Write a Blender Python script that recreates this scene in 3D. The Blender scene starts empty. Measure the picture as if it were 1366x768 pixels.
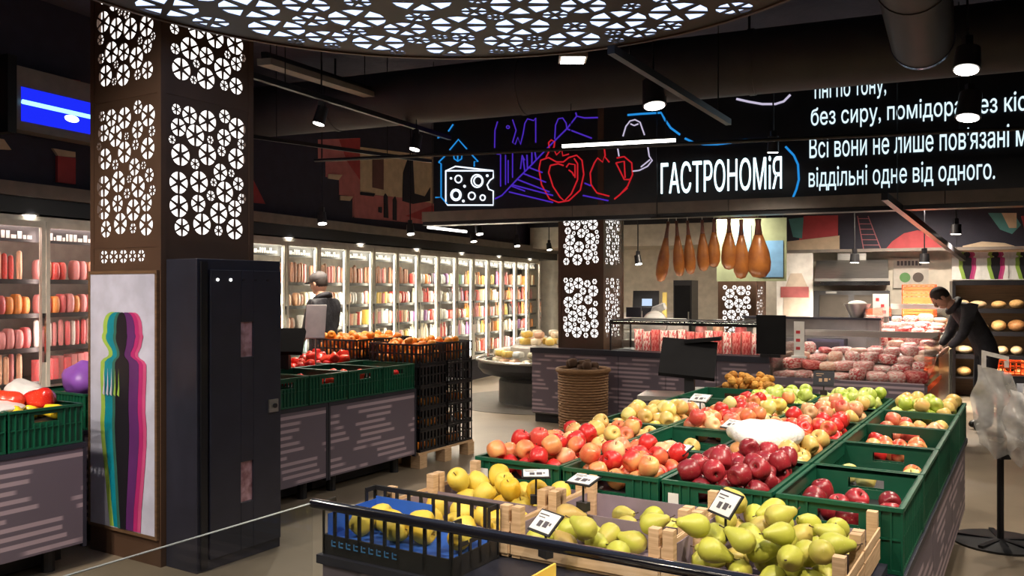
import bpy, bmesh, math, random
from mathutils import Vector, Matrix, Euler
from mathutils.geometry import delaunay_2d_cdt

sc = bpy.context.scene
C = sc.collection
PI = math.pi
R = math.radians
rnd = random.Random(7)

# ------------------------------------------------------------------ camera
FPX, HOR, CAMH = 1137.0, 385.0, 1.55
cam = bpy.data.cameras.new('camera')
cam.sensor_width = 36.0
cam.lens = 36.0 * FPX / 1366.0
cam.shift_y = (HOR - 384.0) / 1366.0
cam.clip_start = 0.05
camo = bpy.data.objects.new('camera', cam)
C.objects.link(camo)
camo.location = (0, 0, CAMH)
camo.rotation_euler = (PI / 2, 0, 0)
sc.camera = camo

# ------------------------------------------------------------------ view + world
vs = sc.view_settings
vs.view_transform = 'Standard'
vs.look = 'None'
vs.exposure = 0.0
vs.gamma = 1.0
vs.use_curve_mapping = False
wd = bpy.data.worlds.new('world')
sc.world = wd
wd.use_nodes = True
wd.node_tree.nodes['Background'].inputs[0].default_value = (0.55, 0.5, 0.62, 1)
wd.node_tree.nodes['Background'].inputs[1].default_value = 0.02

# two plan directions: the produce hall (A) and the outer walls (B)
YA, YB = R(31.5), R(23.2)
def WA(u, v, z=0.0):
    return Vector((u * math.cos(YA) + v * math.sin(YA), -u * math.sin(YA) + v * math.cos(YA), z))
def WB(u, v, z=0.0):
    return Vector((u * math.cos(YB) + v * math.sin(YB), -u * math.sin(YB) + v * math.cos(YB), z))
def at(px, py, z):
    """floor-plan point of something whose height is known"""
    Y = FPX * (CAMH - z) / (py - HOR)
    return Vector(((px - 683.0) / FPX * Y, Y, z))

# ------------------------------------------------------------------ materials
MATS = {}
def nd(nt, t, **kw):
    n = nt.nodes.new(t)
    for k, v in kw.items():
        setattr(n, k, v)
    return n
def mat(name, col, rough=0.5, metal=0.0, col2=None, scale=8.0, bump=0.0, bscale=40.0, stretch=(1, 1, 1), emit=None, es=0.0, spec=0.5, coat=0.0, trans=0.0, detail=4.0, contrast=(0.35, 0.65)):
    if name in MATS:
        return MATS[name]
    m = bpy.data.materials.new(name)
    m.use_nodes = True
    nt = m.node_tree
    b = nt.nodes['Principled BSDF']
    b.inputs['Base Color'].default_value = (*col, 1)
    b.inputs['Roughness'].default_value = rough
    b.inputs['Metallic'].default_value = metal
    b.inputs['Specular IOR Level'].default_value = spec
    b.inputs['Coat Weight'].default_value = coat
    b.inputs['Transmission Weight'].default_value = trans
    tc = nd(nt, 'ShaderNodeTexCoord')
    mp = nd(nt, 'ShaderNodeMapping')
    mp.inputs['Scale'].default_value = stretch
    nt.links.new(tc.outputs['Object'], mp.inputs[0])
    if col2 is None:
        col2 = tuple(c * 0.82 for c in col)
    nz = nd(nt, 'ShaderNodeTexNoise')
    nz.inputs['Scale'].default_value = scale
    nz.inputs['Detail'].default_value = detail
    nt.links.new(mp.outputs[0], nz.inputs['Vector'])
    rp = nd(nt, 'ShaderNodeValToRGB')
    rp.color_ramp.elements[0].position = contrast[0]
    rp.color_ramp.elements[1].position = contrast[1]
    rp.color_ramp.elements[0].color = (*col, 1)
    rp.color_ramp.elements[1].color = (*col2, 1)
    nt.links.new(nz.outputs[0], rp.inputs[0])
    nt.links.new(rp.outputs[0], b.inputs['Base Color'])
    if bump:
        n2 = nd(nt, 'ShaderNodeTexNoise')
        n2.inputs['Scale'].default_value = bscale
        nt.links.new(mp.outputs[0], n2.inputs['Vector'])
        bp = nd(nt, 'ShaderNodeBump')
        bp.inputs['Strength'].default_value = bump
        bp.inputs['Distance'].default_value = 0.01
        nt.links.new(n2.outputs[0], bp.inputs['Height'])
        nt.links.new(bp.outputs[0], b.inputs['Normal'])
    if emit:
        b.inputs['Emission Color'].default_value = (*emit, 1)
        b.inputs['Emission Strength'].default_value = es
    MATS[name] = m
    return m
def emis(name, col, s):
    if name in MATS:
        return MATS[name]
    m = bpy.data.materials.new(name)
    m.use_nodes = True
    nt = m.node_tree
    nt.nodes.clear()
    e = nd(nt, 'ShaderNodeEmission')
    e.inputs[0].default_value = (*col, 1)
    e.inputs[1].default_value = s
    o = nd(nt, 'ShaderNodeOutputMaterial')
    nt.links.new(e.outputs[0], o.inputs[0])
    MATS[name] = m
    return m
def glass(name, tint=(0.95, 0.97, 0.96), refl=0.08, rough=0.02):
    if name in MATS:
        return MATS[name]
    m = bpy.data.materials.new(name)
    m.use_nodes = True
    nt = m.node_tree
    nt.nodes.clear()
    t = nd(nt, 'ShaderNodeBsdfTransparent')
    t.inputs[0].default_value = (*tint, 1)
    g = nd(nt, 'ShaderNodeBsdfGlossy')
    g.inputs['Roughness'].default_value = rough
    lw = nd(nt, 'ShaderNodeLayerWeight')
    pw = nd(nt, 'ShaderNodeMath', operation='POWER')
    pw.inputs[1].default_value = 4.0
    nt.links.new(lw.outputs['Facing'], pw.inputs[0])
    ad = nd(nt, 'ShaderNodeMath', operation='MULTIPLY_ADD')
    ad.inputs[1].default_value = 0.5
    ad.inputs[2].default_value = refl * 0.5
    ad.use_clamp = True
    nt.links.new(pw.outputs[0], ad.inputs[0])
    mx = nd(nt, 'ShaderNodeMixShader')
    nt.links.new(ad.outputs[0], mx.inputs[0])
    nt.links.new(t.outputs[0], mx.inputs[1])
    nt.links.new(g.outputs[0], mx.inputs[2])
    o = nd(nt, 'ShaderNodeOutputMaterial')
    nt.links.new(mx.outputs[0], o.inputs[0])
    MATS[name] = m
    return m
def film(name, col=(0.9, 0.92, 0.9), opac=0.35):
    """thin cloudy plastic film"""
    m = bpy.data.materials.new(name)
    m.use_nodes = True
    nt = m.node_tree
    b = nt.nodes['Principled BSDF']
    b.inputs['Base Color'].default_value = (*col, 1)
    b.inputs['Roughness'].default_value = 0.25
    nz = nd(nt, 'ShaderNodeTexNoise')
    nz.inputs['Scale'].default_value = 9.0
    tc = nd(nt, 'ShaderNodeTexCoord')
    nt.links.new(tc.outputs['Object'], nz.inputs['Vector'])
    mr = nd(nt, 'ShaderNodeMapRange')
    mr.inputs[1].default_value = 0.3
    mr.inputs[2].default_value = 0.7
    mr.inputs[3].default_value = opac * 0.6
    mr.inputs[4].default_value = min(1.0, opac * 1.5)
    nt.links.new(nz.outputs[0], mr.inputs[0])
    nt.links.new(mr.outputs[0], b.inputs['Alpha'])
    bp = nd(nt, 'ShaderNodeBump')
    bp.inputs['Strength'].default_value = 0.6
    bp.inputs['Distance'].default_value = 0.03
    nt.links.new(nz.outputs[0], bp.inputs['Height'])
    nt.links.new(bp.outputs[0], b.inputs['Normal'])
    MATS[name] = m
    return m
def fruit_mat(name, ca, cb, scale=9.0, lo=0.35, hi=0.62, rough=0.32, stretch=(1, 1, 0.35), rand=0.35):
    """two skin tones; the share of each differs from fruit to fruit"""
    m = bpy.data.materials.new(name)
    m.use_nodes = True
    nt = m.node_tree
    b = nt.nodes['Principled BSDF']
    b.inputs['Roughness'].default_value = rough
    b.inputs['Subsurface Weight'].default_value = 0.0
    tc = nd(nt, 'ShaderNodeTexCoord')
    oi = nd(nt, 'ShaderNodeObjectInfo')
    mp = nd(nt, 'ShaderNodeMapping')
    mp.inputs['Scale'].default_value = stretch
    nt.links.new(tc.outputs['Object'], mp.inputs[0])
    ml = nd(nt, 'ShaderNodeMath', operation='MULTIPLY')
    ml.inputs[1].default_value = 37.0
    nt.links.new(oi.outputs['Random'], ml.inputs[0])
    nz = nd(nt, 'ShaderNodeTexNoise', noise_dimensions='4D')
    nz.inputs['Scale'].default_value = scale
    nz.inputs['Detail'].default_value = 3.0
    nt.links.new(mp.outputs[0], nz.inputs['Vector'])
    nt.links.new(ml.outputs[0], nz.inputs['W'])
    sb = nd(nt, 'ShaderNodeMath', operation='MULTIPLY_ADD')
    sb.inputs[1].default_value = rand
    sb.inputs[2].default_value = -rand * 0.5
    nt.links.new(oi.outputs['Random'], sb.inputs[0])
    ad = nd(nt, 'ShaderNodeMath', operation='ADD')
    nt.links.new(nz.outputs[0], ad.inputs[0])
    nt.links.new(sb.outputs[0], ad.inputs[1])
    rp = nd(nt, 'ShaderNodeValToRGB')
    rp.color_ramp.elements[0].position = lo
    rp.color_ramp.elements[1].position = hi
    rp.color_ramp.elements[0].color = (*ca, 1)
    rp.color_ramp.elements[1].color = (*cb, 1)
    nt.links.new(ad.outputs[0], rp.inputs[0])
    # tiny lenticels
    n2 = nd(nt, 'ShaderNodeTexNoise')
    n2.inputs['Scale'].default_value = 160.0
    nt.links.new(tc.outputs['Object'], n2.inputs['Vector'])
    r2 = nd(nt, 'ShaderNodeMapRange')
    r2.inputs[1].default_value = 0.62
    r2.inputs[2].default_value = 0.75
    r2.inputs[4].default_value = 0.25
    nt.links.new(n2.outputs[0], r2.inputs[0])
    mx = nd(nt, 'ShaderNodeMix', data_type='RGBA')
    mx.inputs[7].default_value = (0.75, 0.6, 0.35, 1)
    nt.links.new(r2.outputs[0], mx.inputs[0])
    nt.links.new(rp.outputs[0], mx.inputs[6])
    nt.links.new(mx.outputs[2], b.inputs['Base Color'])
    MATS[name] = m
    return m
def stripe_mat(name, base, stripe, axis=0):
    """printed board: rows of pale dashes broken by plain patches"""
    m = bpy.data.materials.new(name)
    m.use_nodes = True
    nt = m.node_tree
    b = nt.nodes['Principled BSDF']
    b.inputs['Roughness'].default_value = 0.45
    tc = nd(nt, 'ShaderNodeTexCoord')
    sx = nd(nt, 'ShaderNodeSeparateXYZ')
    nt.links.new(tc.outputs['Object'], sx.inputs[0])
    row = nd(nt, 'ShaderNodeMath', operation='MULTIPLY')
    row.inputs[1].default_value = 1 / 0.047
    nt.links.new(sx.outputs[2], row.inputs[0])
    fl = nd(nt, 'ShaderNodeMath', operation='FLOOR')
    nt.links.new(row.outputs[0], fl.inputs[0])
    fr = nd(nt, 'ShaderNodeMath', operation='FRACT')
    nt.links.new(row.outputs[0], fr.inputs[0])
    a1 = nd(nt, 'ShaderNodeMath', operation='SUBTRACT'); a1.inputs[1].default_value = 0.5
    nt.links.new(fr.outputs[0], a1.inputs[0])
    a2 = nd(nt, 'ShaderNodeMath', operation='ABSOLUTE')
    nt.links.new(a1.outputs[0], a2.inputs[0])
    st = nd(nt, 'ShaderNodeMapRange')
    st.inputs[1].default_value = 0.27; st.inputs[2].default_value = 0.22
    nt.links.new(a2.outputs[0], st.inputs[0])
    # dash breaks: noise sampled per row
    sm = nd(nt, 'ShaderNodeMath', operation='ADD')
    nt.links.new(sx.outputs[0], sm.inputs[0]); nt.links.new(sx.outputs[1], sm.inputs[1])
    cv = nd(nt, 'ShaderNodeCombineXYZ')
    nt.links.new(sm.outputs[0], cv.inputs[0])
    ms = nd(nt, 'ShaderNodeMath', operation='MULTIPLY'); ms.inputs[1].default_value = 0.12
    nt.links.new(fl.outputs[0], ms.inputs[0])
    nt.links.new(ms.outputs[0], cv.inputs[1])
    nz = nd(nt, 'ShaderNodeTexNoise')
    nz.inputs['Scale'].default_value = 2.8
    nz.inputs['Detail'].default_value = 1.0
    nt.links.new(cv.outputs[0], nz.inputs['Vector'])
    mk = nd(nt, 'ShaderNodeMapRange')
    mk.inputs[1].default_value = 0.47; mk.inputs[2].default_value = 0.5
    nt.links.new(nz.outputs[0], mk.inputs[0])
    mu = nd(nt, 'ShaderNodeMath', operation='MULTIPLY')
    nt.links.new(st.outputs[0], mu.inputs[0]); nt.links.new(mk.outputs[0], mu.inputs[1])
    mx = nd(nt, 'ShaderNodeMix', data_type='RGBA')
    mx.inputs[6].default_value = (*base, 1); mx.inputs[7].default_value = (*stripe, 1)
    nt.links.new(mu.outputs[0], mx.inputs[0])
    nt.links.new(mx.outputs[2], b.inputs['Base Color'])
    MATS[name] = m
    return m

M_floor = mat('polished_concrete', (0.235, 0.19, 0.135), 0.42, col2=(0.17, 0.137, 0.098), scale=1.3, bump=0.05, bscale=60, detail=8)
M_ceil = mat('ceiling_black', (0.062, 0.057, 0.085), 0.9, bump=0.4, bscale=20)
M_wallw = mat('cream_wall_paint', (0.62, 0.57, 0.48), 0.7)
M_wallk = mat('dark_wall_paint', (0.02, 0.02, 0.026), 0.8)
M_duct = mat('duct_paint', (0.036, 0.033, 0.038), 0.6, col2=(0.025, 0.023, 0.028), scale=3)
M_black = mat('black_plastic', (0.012, 0.012, 0.014), 0.45)
M_blackm = mat('black_metal', (0.014, 0.014, 0.017), 0.35, metal=0.2)
M_char = mat('charcoal_powdercoat', (0.021, 0.022, 0.036), 0.42)
M_grey = mat('grey_laminate', (0.20, 0.19, 0.175), 0.5)
M_beam = mat('grey_beam_paint', (0.22, 0.19, 0.165), 0.6)
M_steel = mat('brushed_steel', (0.55, 0.54, 0.52), 0.3, metal=0.9, stretch=(1, 1, 30), scale=6)
M_matte = mat('matte_black', (0.010, 0.010, 0.011), 0.85, spec=0.15)
M_chrome = mat('chrome', (0.75, 0.75, 0.75), 0.12, metal=1.0)
M_bronze = mat('bronze_sheet', (0.105, 0.058, 0.036), 0.5, metal=0.25, col2=(0.085, 0.046, 0.028), scale=3)
M_oak = mat('dark_oak', (0.14, 0.08, 0.04), 0.55, col2=(0.09, 0.05, 0.026), stretch=(1, 1, 12), scale=5)
M_white = mat('white_plastic', (0.78, 0.77, 0.74), 0.45)
M_paper = mat('white_paper', (0.82, 0.8, 0.76), 0.7)
M_ink = mat('printed_ink', (0.09, 0.08, 0.09), 0.7)
M_green = mat('green_crate_plastic', (0.006, 0.092, 0.046), 0.38, col2=(0.005, 0.07, 0.036), scale=5)
M_wood = mat('raw_crate_wood', (0.66, 0.45, 0.26), 0.7, col2=(0.5, 0.32, 0.17), stretch=(1, 1, 14), scale=9, bump=0.1)
M_woodh = mat('raw_crate_board', (0.68, 0.47, 0.29), 0.7, col2=(0.52, 0.34, 0.19), stretch=(2, 14, 14), scale=5, bump=0.1)
M_liner = mat('mauve_paper_liner', (0.26, 0.2, 0.235), 0.8)
M_blue = mat('blue_paper', (0.03, 0.13, 0.55), 0.6)
M_card = mat('cardboard', (0.42, 0.28, 0.16), 0.8)
M_panel = stripe_mat('mauve_board_with_dashes', (0.13, 0.105, 0.135), (0.40, 0.31, 0.35))
M_kick = mat('kick_and_shade_board', (0.012, 0.012, 0.014), 0.6)
M_stem = mat('fruit_stem', (0.07, 0.04, 0.02), 0.8)
M_ledw = emis('fridge_led', (1.0, 0.9, 0.72), 42.0)
M_ledp = emis('meat_fridge_led', (1.0, 0.74, 0.68), 26.0)
M_lens = emis('spot_lens', (1.0, 0.93, 0.84), 14.0)
M_colglow = emis('column_diffuser', (1.0, 0.96, 0.93), 1.9)
M_disc = emis('pendant_diffuser', (0.55, 0.68, 1.0), 1.9)
M_glass = glass('clear_glass')
M_glassd = glass('door_glass', (0.96, 0.97, 0.96), 0.03, 0.05)

F_gala = fruit_mat('apple_red_yellow', (0.56, 0.022, 0.02), (0.80, 0.42, 0.14), lo=0.48, hi=0.70)
F_dark = fruit_mat('apple_dark_red', (0.15, 0.008, 0.014), (0.33, 0.02, 0.028), lo=0.3, hi=0.75)
F_green = fruit_mat('apple_green', (0.42, 0.55, 0.07), (0.62, 0.68, 0.2))
F_yell = fruit_mat('apple_yellow', (0.85, 0.68, 0.14), (0.8, 0.75, 0.3))
F_pink = fruit_mat('apple_pink_cream', (0.62, 0.07, 0.05), (0.82, 0.52, 0.25), lo=0.36, hi=0.64)
F_cream = fruit_mat('apple_pale', (0.74, 0.52, 0.15), (0.62, 0.15, 0.07), lo=0.5, hi=0.75)
F_pear = fruit_mat('pear_skin', (0.46, 0.47, 0.06), (0.48, 0.33, 0.09), lo=0.45, hi=0.78, rough=0.45)
F_quince = fruit_mat('quince_skin', (0.70, 0.42, 0.02), (0.68, 0.52, 0.07), rough=0.5)
F_mand = fruit_mat('mandarin_skin', (0.85, 0.3, 0.02), (0.8, 0.22, 0.02), rough=0.45)
F_pep = fruit_mat('pepper_red', (0.55, 0.012, 0.012), (0.7, 0.05, 0.02), rough=0.2)
F_pepy = fruit_mat('pepper_yellow', (0.85, 0.5, 0.01), (0.85, 0.62, 0.03), rough=0.22)
F_phys = fruit_mat('physalis_husk', (0.72, 0.36, 0.06), (0.55, 0.25, 0.04), rough=0.7)

# ------------------------------------------------------------------ mesh builder
class MB:
    def __init__(s):
        s.v = []; s.f = []; s.m = []; s.M = None
    def _add(s, vs, fs, m=0):
        b = len(s.v)
        if s.M is not None:
            vs = [s.M @ Vector(v) for v in vs]
        s.v += [tuple(v) for v in vs]
        s.f += [tuple(b + i for i in f) for f in fs]
        s.m += [m] * len(fs)
        return s
    def box(s, x0, x1, y0, y1, z0, z1, m=0):
        vs = [(x, y, z) for z in (z0, z1) for y in (y0, y1) for x in (x0, x1)]
        return s._add(vs, [(0, 2, 3, 1), (4, 5, 7, 6), (0, 1, 5, 4), (2, 6, 7, 3), (0, 4, 6, 2), (1, 3, 7, 5)], m)
    def cbox(s, c, d, m=0, rot=None):
        vs = [Vector((x, y, z)) for z in (-d[2] / 2, d[2] / 2) for y in (-d[1] / 2, d[1] / 2) for x in (-d[0] / 2, d[0] / 2)]
        if rot is not None:
            vs = [rot @ v for v in vs]
        vs = [v + Vector(c) for v in vs]
        return s._add(vs, [(0, 2, 3, 1), (4, 5, 7, 6), (0, 1, 5, 4), (2, 6, 7, 3), (0, 4, 6, 2), (1, 3, 7, 5)], m)
    def cyl(s, p0, p1, r0, r1=None, n=16, m=0, caps=True):
        r1 = r0 if r1 is None else r1
        p0, p1 = Vector(p0), Vector(p1)
        d = (p1 - p0).normalized()
        a = d.orthogonal().normalized(); b = d.cross(a)
        vs = []
        for p, r in ((p0, r0), (p1, r1)):
            for i in range(n):
                t = 2 * PI * i / n
                vs.append(p + a * r * math.cos(t) + b * r * math.sin(t))
        fs = [(i, (i + 1) % n, n + (i + 1) % n, n + i) for i in range(n)]
        if caps:
            fs += [tuple(reversed(range(n))), tuple(range(n, 2 * n))]
        return s._add(vs, fs, m)
    def tube(s, pts, r, n=6, m=0, closed=False):
        pts = [Vector(p) for p in pts]
        k = len(pts)
        rr = r if isinstance(r, (list, tuple)) else [r] * k
        vs = []; prev = None
        for i, p in enumerate(pts):
            if closed:
                d = pts[(i + 1) % k] - pts[i - 1]
            else:
                d = pts[min(i + 1, k - 1)] - pts[max(i - 1, 0)]
            d.normalize()
            a = d.orthogonal() if prev is None else prev - d * prev.dot(d)
            if a.length < 1e-6:
                a = d.orthogonal()
            a.normalize(); prev = a; b = d.cross(a)
            for j in range(n):
                t = 2 * PI * j / n
                vs.append(p + (a * math.cos(t) + b * math.sin(t)) * rr[i])
        fs = []
        for i in range(k if closed else k - 1):
            q = (i + 1) % k
            for j in range(n):
                fs.append((i * n + j, i * n + (j + 1) % n, q * n + (j + 1) % n, q * n + j))
        if not closed:
            fs += [tuple(reversed(range(n))), tuple(range((k - 1) * n, k * n))]
        return s._add(vs, fs, m)
    def lathe(s, prof, n=24, m=0, c=(0, 0, 0)):
        """profile of (radius, z) from bottom to top; radius 0 closes an end"""
        vs = []; rings = []
        for r, z in prof:
            if r < 1e-6:
                rings.append([len(vs)]); vs.append(Vector((0, 0, z)) + Vector(c))
            else:
                rings.append(list(range(len(vs), len(vs) + n)))
                for i in range(n):
                    t = 2 * PI * i / n
                    vs.append(Vector((r * math.cos(t), r * math.sin(t), z)) + Vector(c))
        fs = []
        for a, b in zip(rings, rings[1:]):
            if len(a) == 1 and len(b) == 1:
                continue
            for i in range(n):
                j = (i + 1) % n
                if len(a) == 1:
                    fs.append((a[0], b[j], b[i]))
                elif len(b) == 1:
                    fs.append((a[i], a[j], b[0]))
                else:
                    fs.append((a[i], a[j], b[j], b[i]))
        return s._add(vs, fs, m)
    def ell(s, c, d, n=12, k=8, m=0, rot=None):
        vs = [Vector((0, 0, -1))]
        for i in range(1, k):
            ph = -PI / 2 + PI * i / k
            for j in range(n):
                t = 2 * PI * j / n
                vs.append(Vector((math.cos(ph) * math.cos(t), math.cos(ph) * math.sin(t), math.sin(ph))))
        vs.append(Vector((0, 0, 1)))
        vs = [Vector((v.x * d[0], v.y * d[1], v.z * d[2])) for v in vs]
        if rot is not None:
            vs = [rot @ v for v in vs]
        vs = [v + Vector(c) for v in vs]
        fs = [(0, 1 + (j + 1) % n, 1 + j) for j in range(n)]
        for i in range(k - 2):
            for j in range(n):
                fs.append((1 + i * n + j, 1 + i * n + (j + 1) % n, 1 + (i + 1) * n + (j + 1) % n, 1 + (i + 1) * n + j))
        t = len(vs) - 1
        fs += [(t, 1 + (k - 2) * n + j, 1 + (k - 2) * n + (j + 1) % n) for j in range(n)]
        return s._add(vs, fs, m)
    def prism(s, pts, ext, m=0):
        """planar polygon pushed along ext"""
        n = len(pts)
        p = [Vector(q) for q in pts]; e = Vector(ext)
        nrm = Vector((0, 0, 0))
        for i in range(n):
            nrm += p[i].cross(p[(i + 1) % n])
        vs = p + [q + e for q in p]
        fs = [tuple(reversed(range(n))), tuple(range(n, 2 * n))] + [(i, (i + 1) % n, n + (i + 1) % n, n + i) for i in range(n)]
        if nrm.dot(e) < 0:
            fs = [tuple(reversed(f)) for f in fs]
        return s._add(vs, fs, m)
    def grid(s, fn, nu, nv, m=0):
        vs = [fn(i / nu, j / nv) for j in range(nv + 1) for i in range(nu + 1)]
        fs = [(j * (nu + 1) + i, j * (nu + 1) + i + 1, (j + 1) * (nu + 1) + i + 1, (j + 1) * (nu + 1) + i) for j in range(nv) for i in range(nu)]
        return s._add(vs, fs, m)
    def mesh(s, name, mats, smooth=False):
        me = bpy.data.meshes.new(name)
        me.from_pydata(s.v, [], s.f)
        for m in (mats if isinstance(mats, (list, tuple)) else [mats]):
            me.materials.append(m)
        if len(me.materials) > 1:
            me.polygons.foreach_set('material_index', s.m)
        if smooth:
            me.polygons.foreach_set('use_smooth', [True] * len(me.polygons))
            if smooth != 'all':
                me.set_sharp_from_angle(angle=R(40))
        me.update()
        return me
    def obj(s, name, mats, parent=None, smooth=False, loc=(0, 0, 0), rz=0.0):
        return link(name, s.mesh(name, mats, smooth), parent, loc, rz)

def link(name, me, parent=None, loc=(0, 0, 0), rz=0.0):
    o = bpy.data.objects.new(name, me)
    C.objects.link(o)
    o.location = loc
    o.rotation_euler = (0, 0, rz)
    if parent is not None:
        o.parent = parent
    return o
def tag(o, label, cat, group=None, kind=None):
    o['label'] = label; o['category'] = cat
    if group: o['group'] = group
    if kind: o['kind'] = kind
    return o
def struct(o, label=None, cat=None):
    o['kind'] = 'structure'
    if label: o['label'] = label
    if cat: o['category'] = cat
    return o
def thing(name, label, cat, loc=(0, 0, 0), rz=0.0, group=None):
    o = bpy.data.objects.new(name, None)
    o.empty_display_size = 0.1
    C.objects.link(o)
    o.location = loc; o.rotation_euler = (0, 0, rz)
    return tag(o, label, cat, group)
def copy_tree(o, parent=None):
    c = o.copy(); C.objects.link(c); c.parent = parent
    for ch in o.children:
        copy_tree(ch, c)
    return c
def place(o, loc, rz=None):
    o.location = loc
    if rz is not None: o.rotation_euler = (0, 0, rz)
    return o
def omat(o, m):
    o.material_slots[0].link = 'OBJECT'
    o.material_slots[0].material = m
    return o
def bevel(o, w, seg=2):
    b = o.modifiers.new('bevel', 'BEVEL'); b.width = w; b.segments = seg; b.limit_method = 'ANGLE'
    return o

def text_mesh(body, h, cond=1.0, bold=0.0, depth=0.01, mats=None, name='lettering', width=None):
    """block letters; capital height h, lying in the XZ plane and facing -Y"""
    cu = bpy.data.curves.new('t', 'FONT')
    cu.body = body
    cu.resolution_u = 3
    cu.size = h / 0.7
    cu.offset = bold
    cu.fill_mode = 'NONE'
    o = bpy.data.objects.new('t', cu)
    C.objects.link(o)
    bpy.context.view_layer.update()
    dg = bpy.context.evaluated_depsgraph_get()
    wire = bpy.data.meshes.new_from_object(o.evaluated_get(dg))
    bpy.data.objects.remove(o)
    bpy.data.curves.remove(cu)
    # fill the outlines: keep the triangles that lie inside (even-odd rule)
    P = [Vector((v.co.x, v.co.y)) for v in wire.vertices]
    ED = [tuple(e.vertices) for e in wire.edges]
    V, E_, F_, *_ = delaunay_2d_cdt(P, ED, [], 0, 1e-6)
    keep = []
    for f in F_:
        cx = sum(V[i].x for i in f) / 3; cy = sum(V[i].y for i in f) / 3
        n = 0
        for i, j in ED:
            y0, y1 = P[i].y, P[j].y
            if (y0 > cy) != (y1 > cy) and P[i].x + (cy - y0) / (y1 - y0) * (P[j].x - P[i].x) > cx:
                n += 1
        if n % 2:
            keep.append(f)
    me = bpy.data.meshes.new(name)
    me.from_pydata([(v.x, v.y, depth / 2) for v in V] + [(v.x, v.y, -depth / 2) for v in V], [], [tuple(f) for f in keep] + [tuple(len(V) + i for i in reversed(f)) for f in keep]
                   + [(i, j, len(V) + j, len(V) + i) for i, j in ED if len(V) == len(P)])
    xs = [v.co.x for v in me.vertices]
    if width:
        cond = width / (max(xs) - min(xs))
    x0 = min(xs)
    for v in me.vertices:
        x, y, z = v.co
        v.co = ((x - x0) * cond, -z, y)
    me.materials.clear()
    me.materials.append(mats)
    me.name = name
    me.update()
    return me

def spot(loc, target, power, angle=60, blend=0.6, col=(1, 0.87, 0.72), size=0.05, parent=None):
    l = bpy.data.lights.new('spot_beam', 'SPOT')
    l.energy = power; l.spot_size = R(angle); l.spot_blend = blend; l.color = col; l.shadow_soft_size = size
    o = bpy.data.objects.new('spot_beam', l)
    C.objects.link(o)
    o.location = loc
    o.rotation_euler = (Vector(target) - Vector(loc)).to_track_quat('-Z', 'Y').to_euler()
    if parent is not None:
        o.parent = parent
    return o
# ================================================================== the shell
CEIL = 3.95
def wallB(name, u0, u1, v0, v1, z0, z1, m):
    return struct(MB().box(u0, u1, v0, v1, z0, z1).obj(name, m, rz=-YB))
struct(MB().box(-14, 12, -5, 24, -0.1, 0).obj('floor', M_floor))
struct(MB().box(-14, 12, -5, 24, CEIL, CEIL + 0.1).obj('ceiling', M_ceil))
wallB('wall_left', -7.3, -7.1, -2, 17.3, 0, CEIL, M_wallk)
wallB('wall_back', -7.1, -1.9, 17.1, 17.3, 0, CEIL, M_wallw)
wallB('wall_side', -2.1, -1.9, 14.2, 17.1, 0, CEIL, M_wallw)
wallB('wall_kitchen', -1.9, 7.0, 14.2, 14.4, 0, CEIL, M_wallw)
wallB('wall_right', 5.2, 5.4, -2, 14.2, 0, CEIL, M_wallk)

# ---------------- perforated rosette sheets
def rosettes(w, h, radii, tries, seed, disc=False, gap=0.012, m=0.02):
    q = random.Random(seed)
    out = []
    for ri, r in enumerate(radii):
        for _ in range(tries * (1 + ri)):
            x = q.uniform(-w / 2 + m + r, w / 2 - m - r); y = q.uniform(m + r, h - m - r) if not disc else q.uniform(-h / 2 + m + r, h / 2 - m - r)
            if disc and math.hypot(x, y) + r > w / 2 - m:
                continue
            if all((x - a) ** 2 + (y - b) ** 2 > (r + c + gap) ** 2 for a, b, c in out):
                out.append((x, y, r))
    return out
def sheet_mesh(name, outer, circ, spin, spoke, m, arc=3):
    vs = [Vector(p) for p in outer]
    es = [(i, (i + 1) % len(outer)) for i in range(len(outer))]
    fs = []
    for x, y, r in circ:
        hw = r * spoke
        for k in range(6):
            a0 = spin + k * PI / 3; a1 = a0 + PI / 3; am = (a0 + a1) / 2
            da = math.asin(hw / r)
            pts = []
            for i in range(arc + 1):
                t = a0 + da + (a1 - a0 - 2 * da) * i / arc
                pts.append((x + r * math.cos(t), y + r * math.sin(t)))
            ri = hw / math.sin(PI / 6) + 0.10 * r
            pts.append((x + ri * math.cos(am), y + ri * math.sin(am)))
            b = len(vs)
            vs += [Vector(p) for p in pts]
            fs.append(list(range(b, b + len(pts))))
    V, E, F, ov, oe, of = delaunay_2d_cdt(vs, es, fs, 0, 1e-5)
    F = [f for f, o in zip(F, of) if len(o) == 0]
    me = bpy.data.meshes.new(name)
    me.from_pydata([(v.x, 0, v.y) for v in V], [], F)
    me.materials.append(m)
    bm = bmesh.new(); bm.from_mesh(me)
    lo = [v for v in bm.verts if not v.link_faces]
    bmesh.ops.delete(bm, geom=lo, context='VERTS')
    bmesh.ops.recalc_face_normals(bm, faces=bm.faces)
    bm.to_mesh(me); bm.free()
    me.update()
    return me
PANELS = {}
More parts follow.
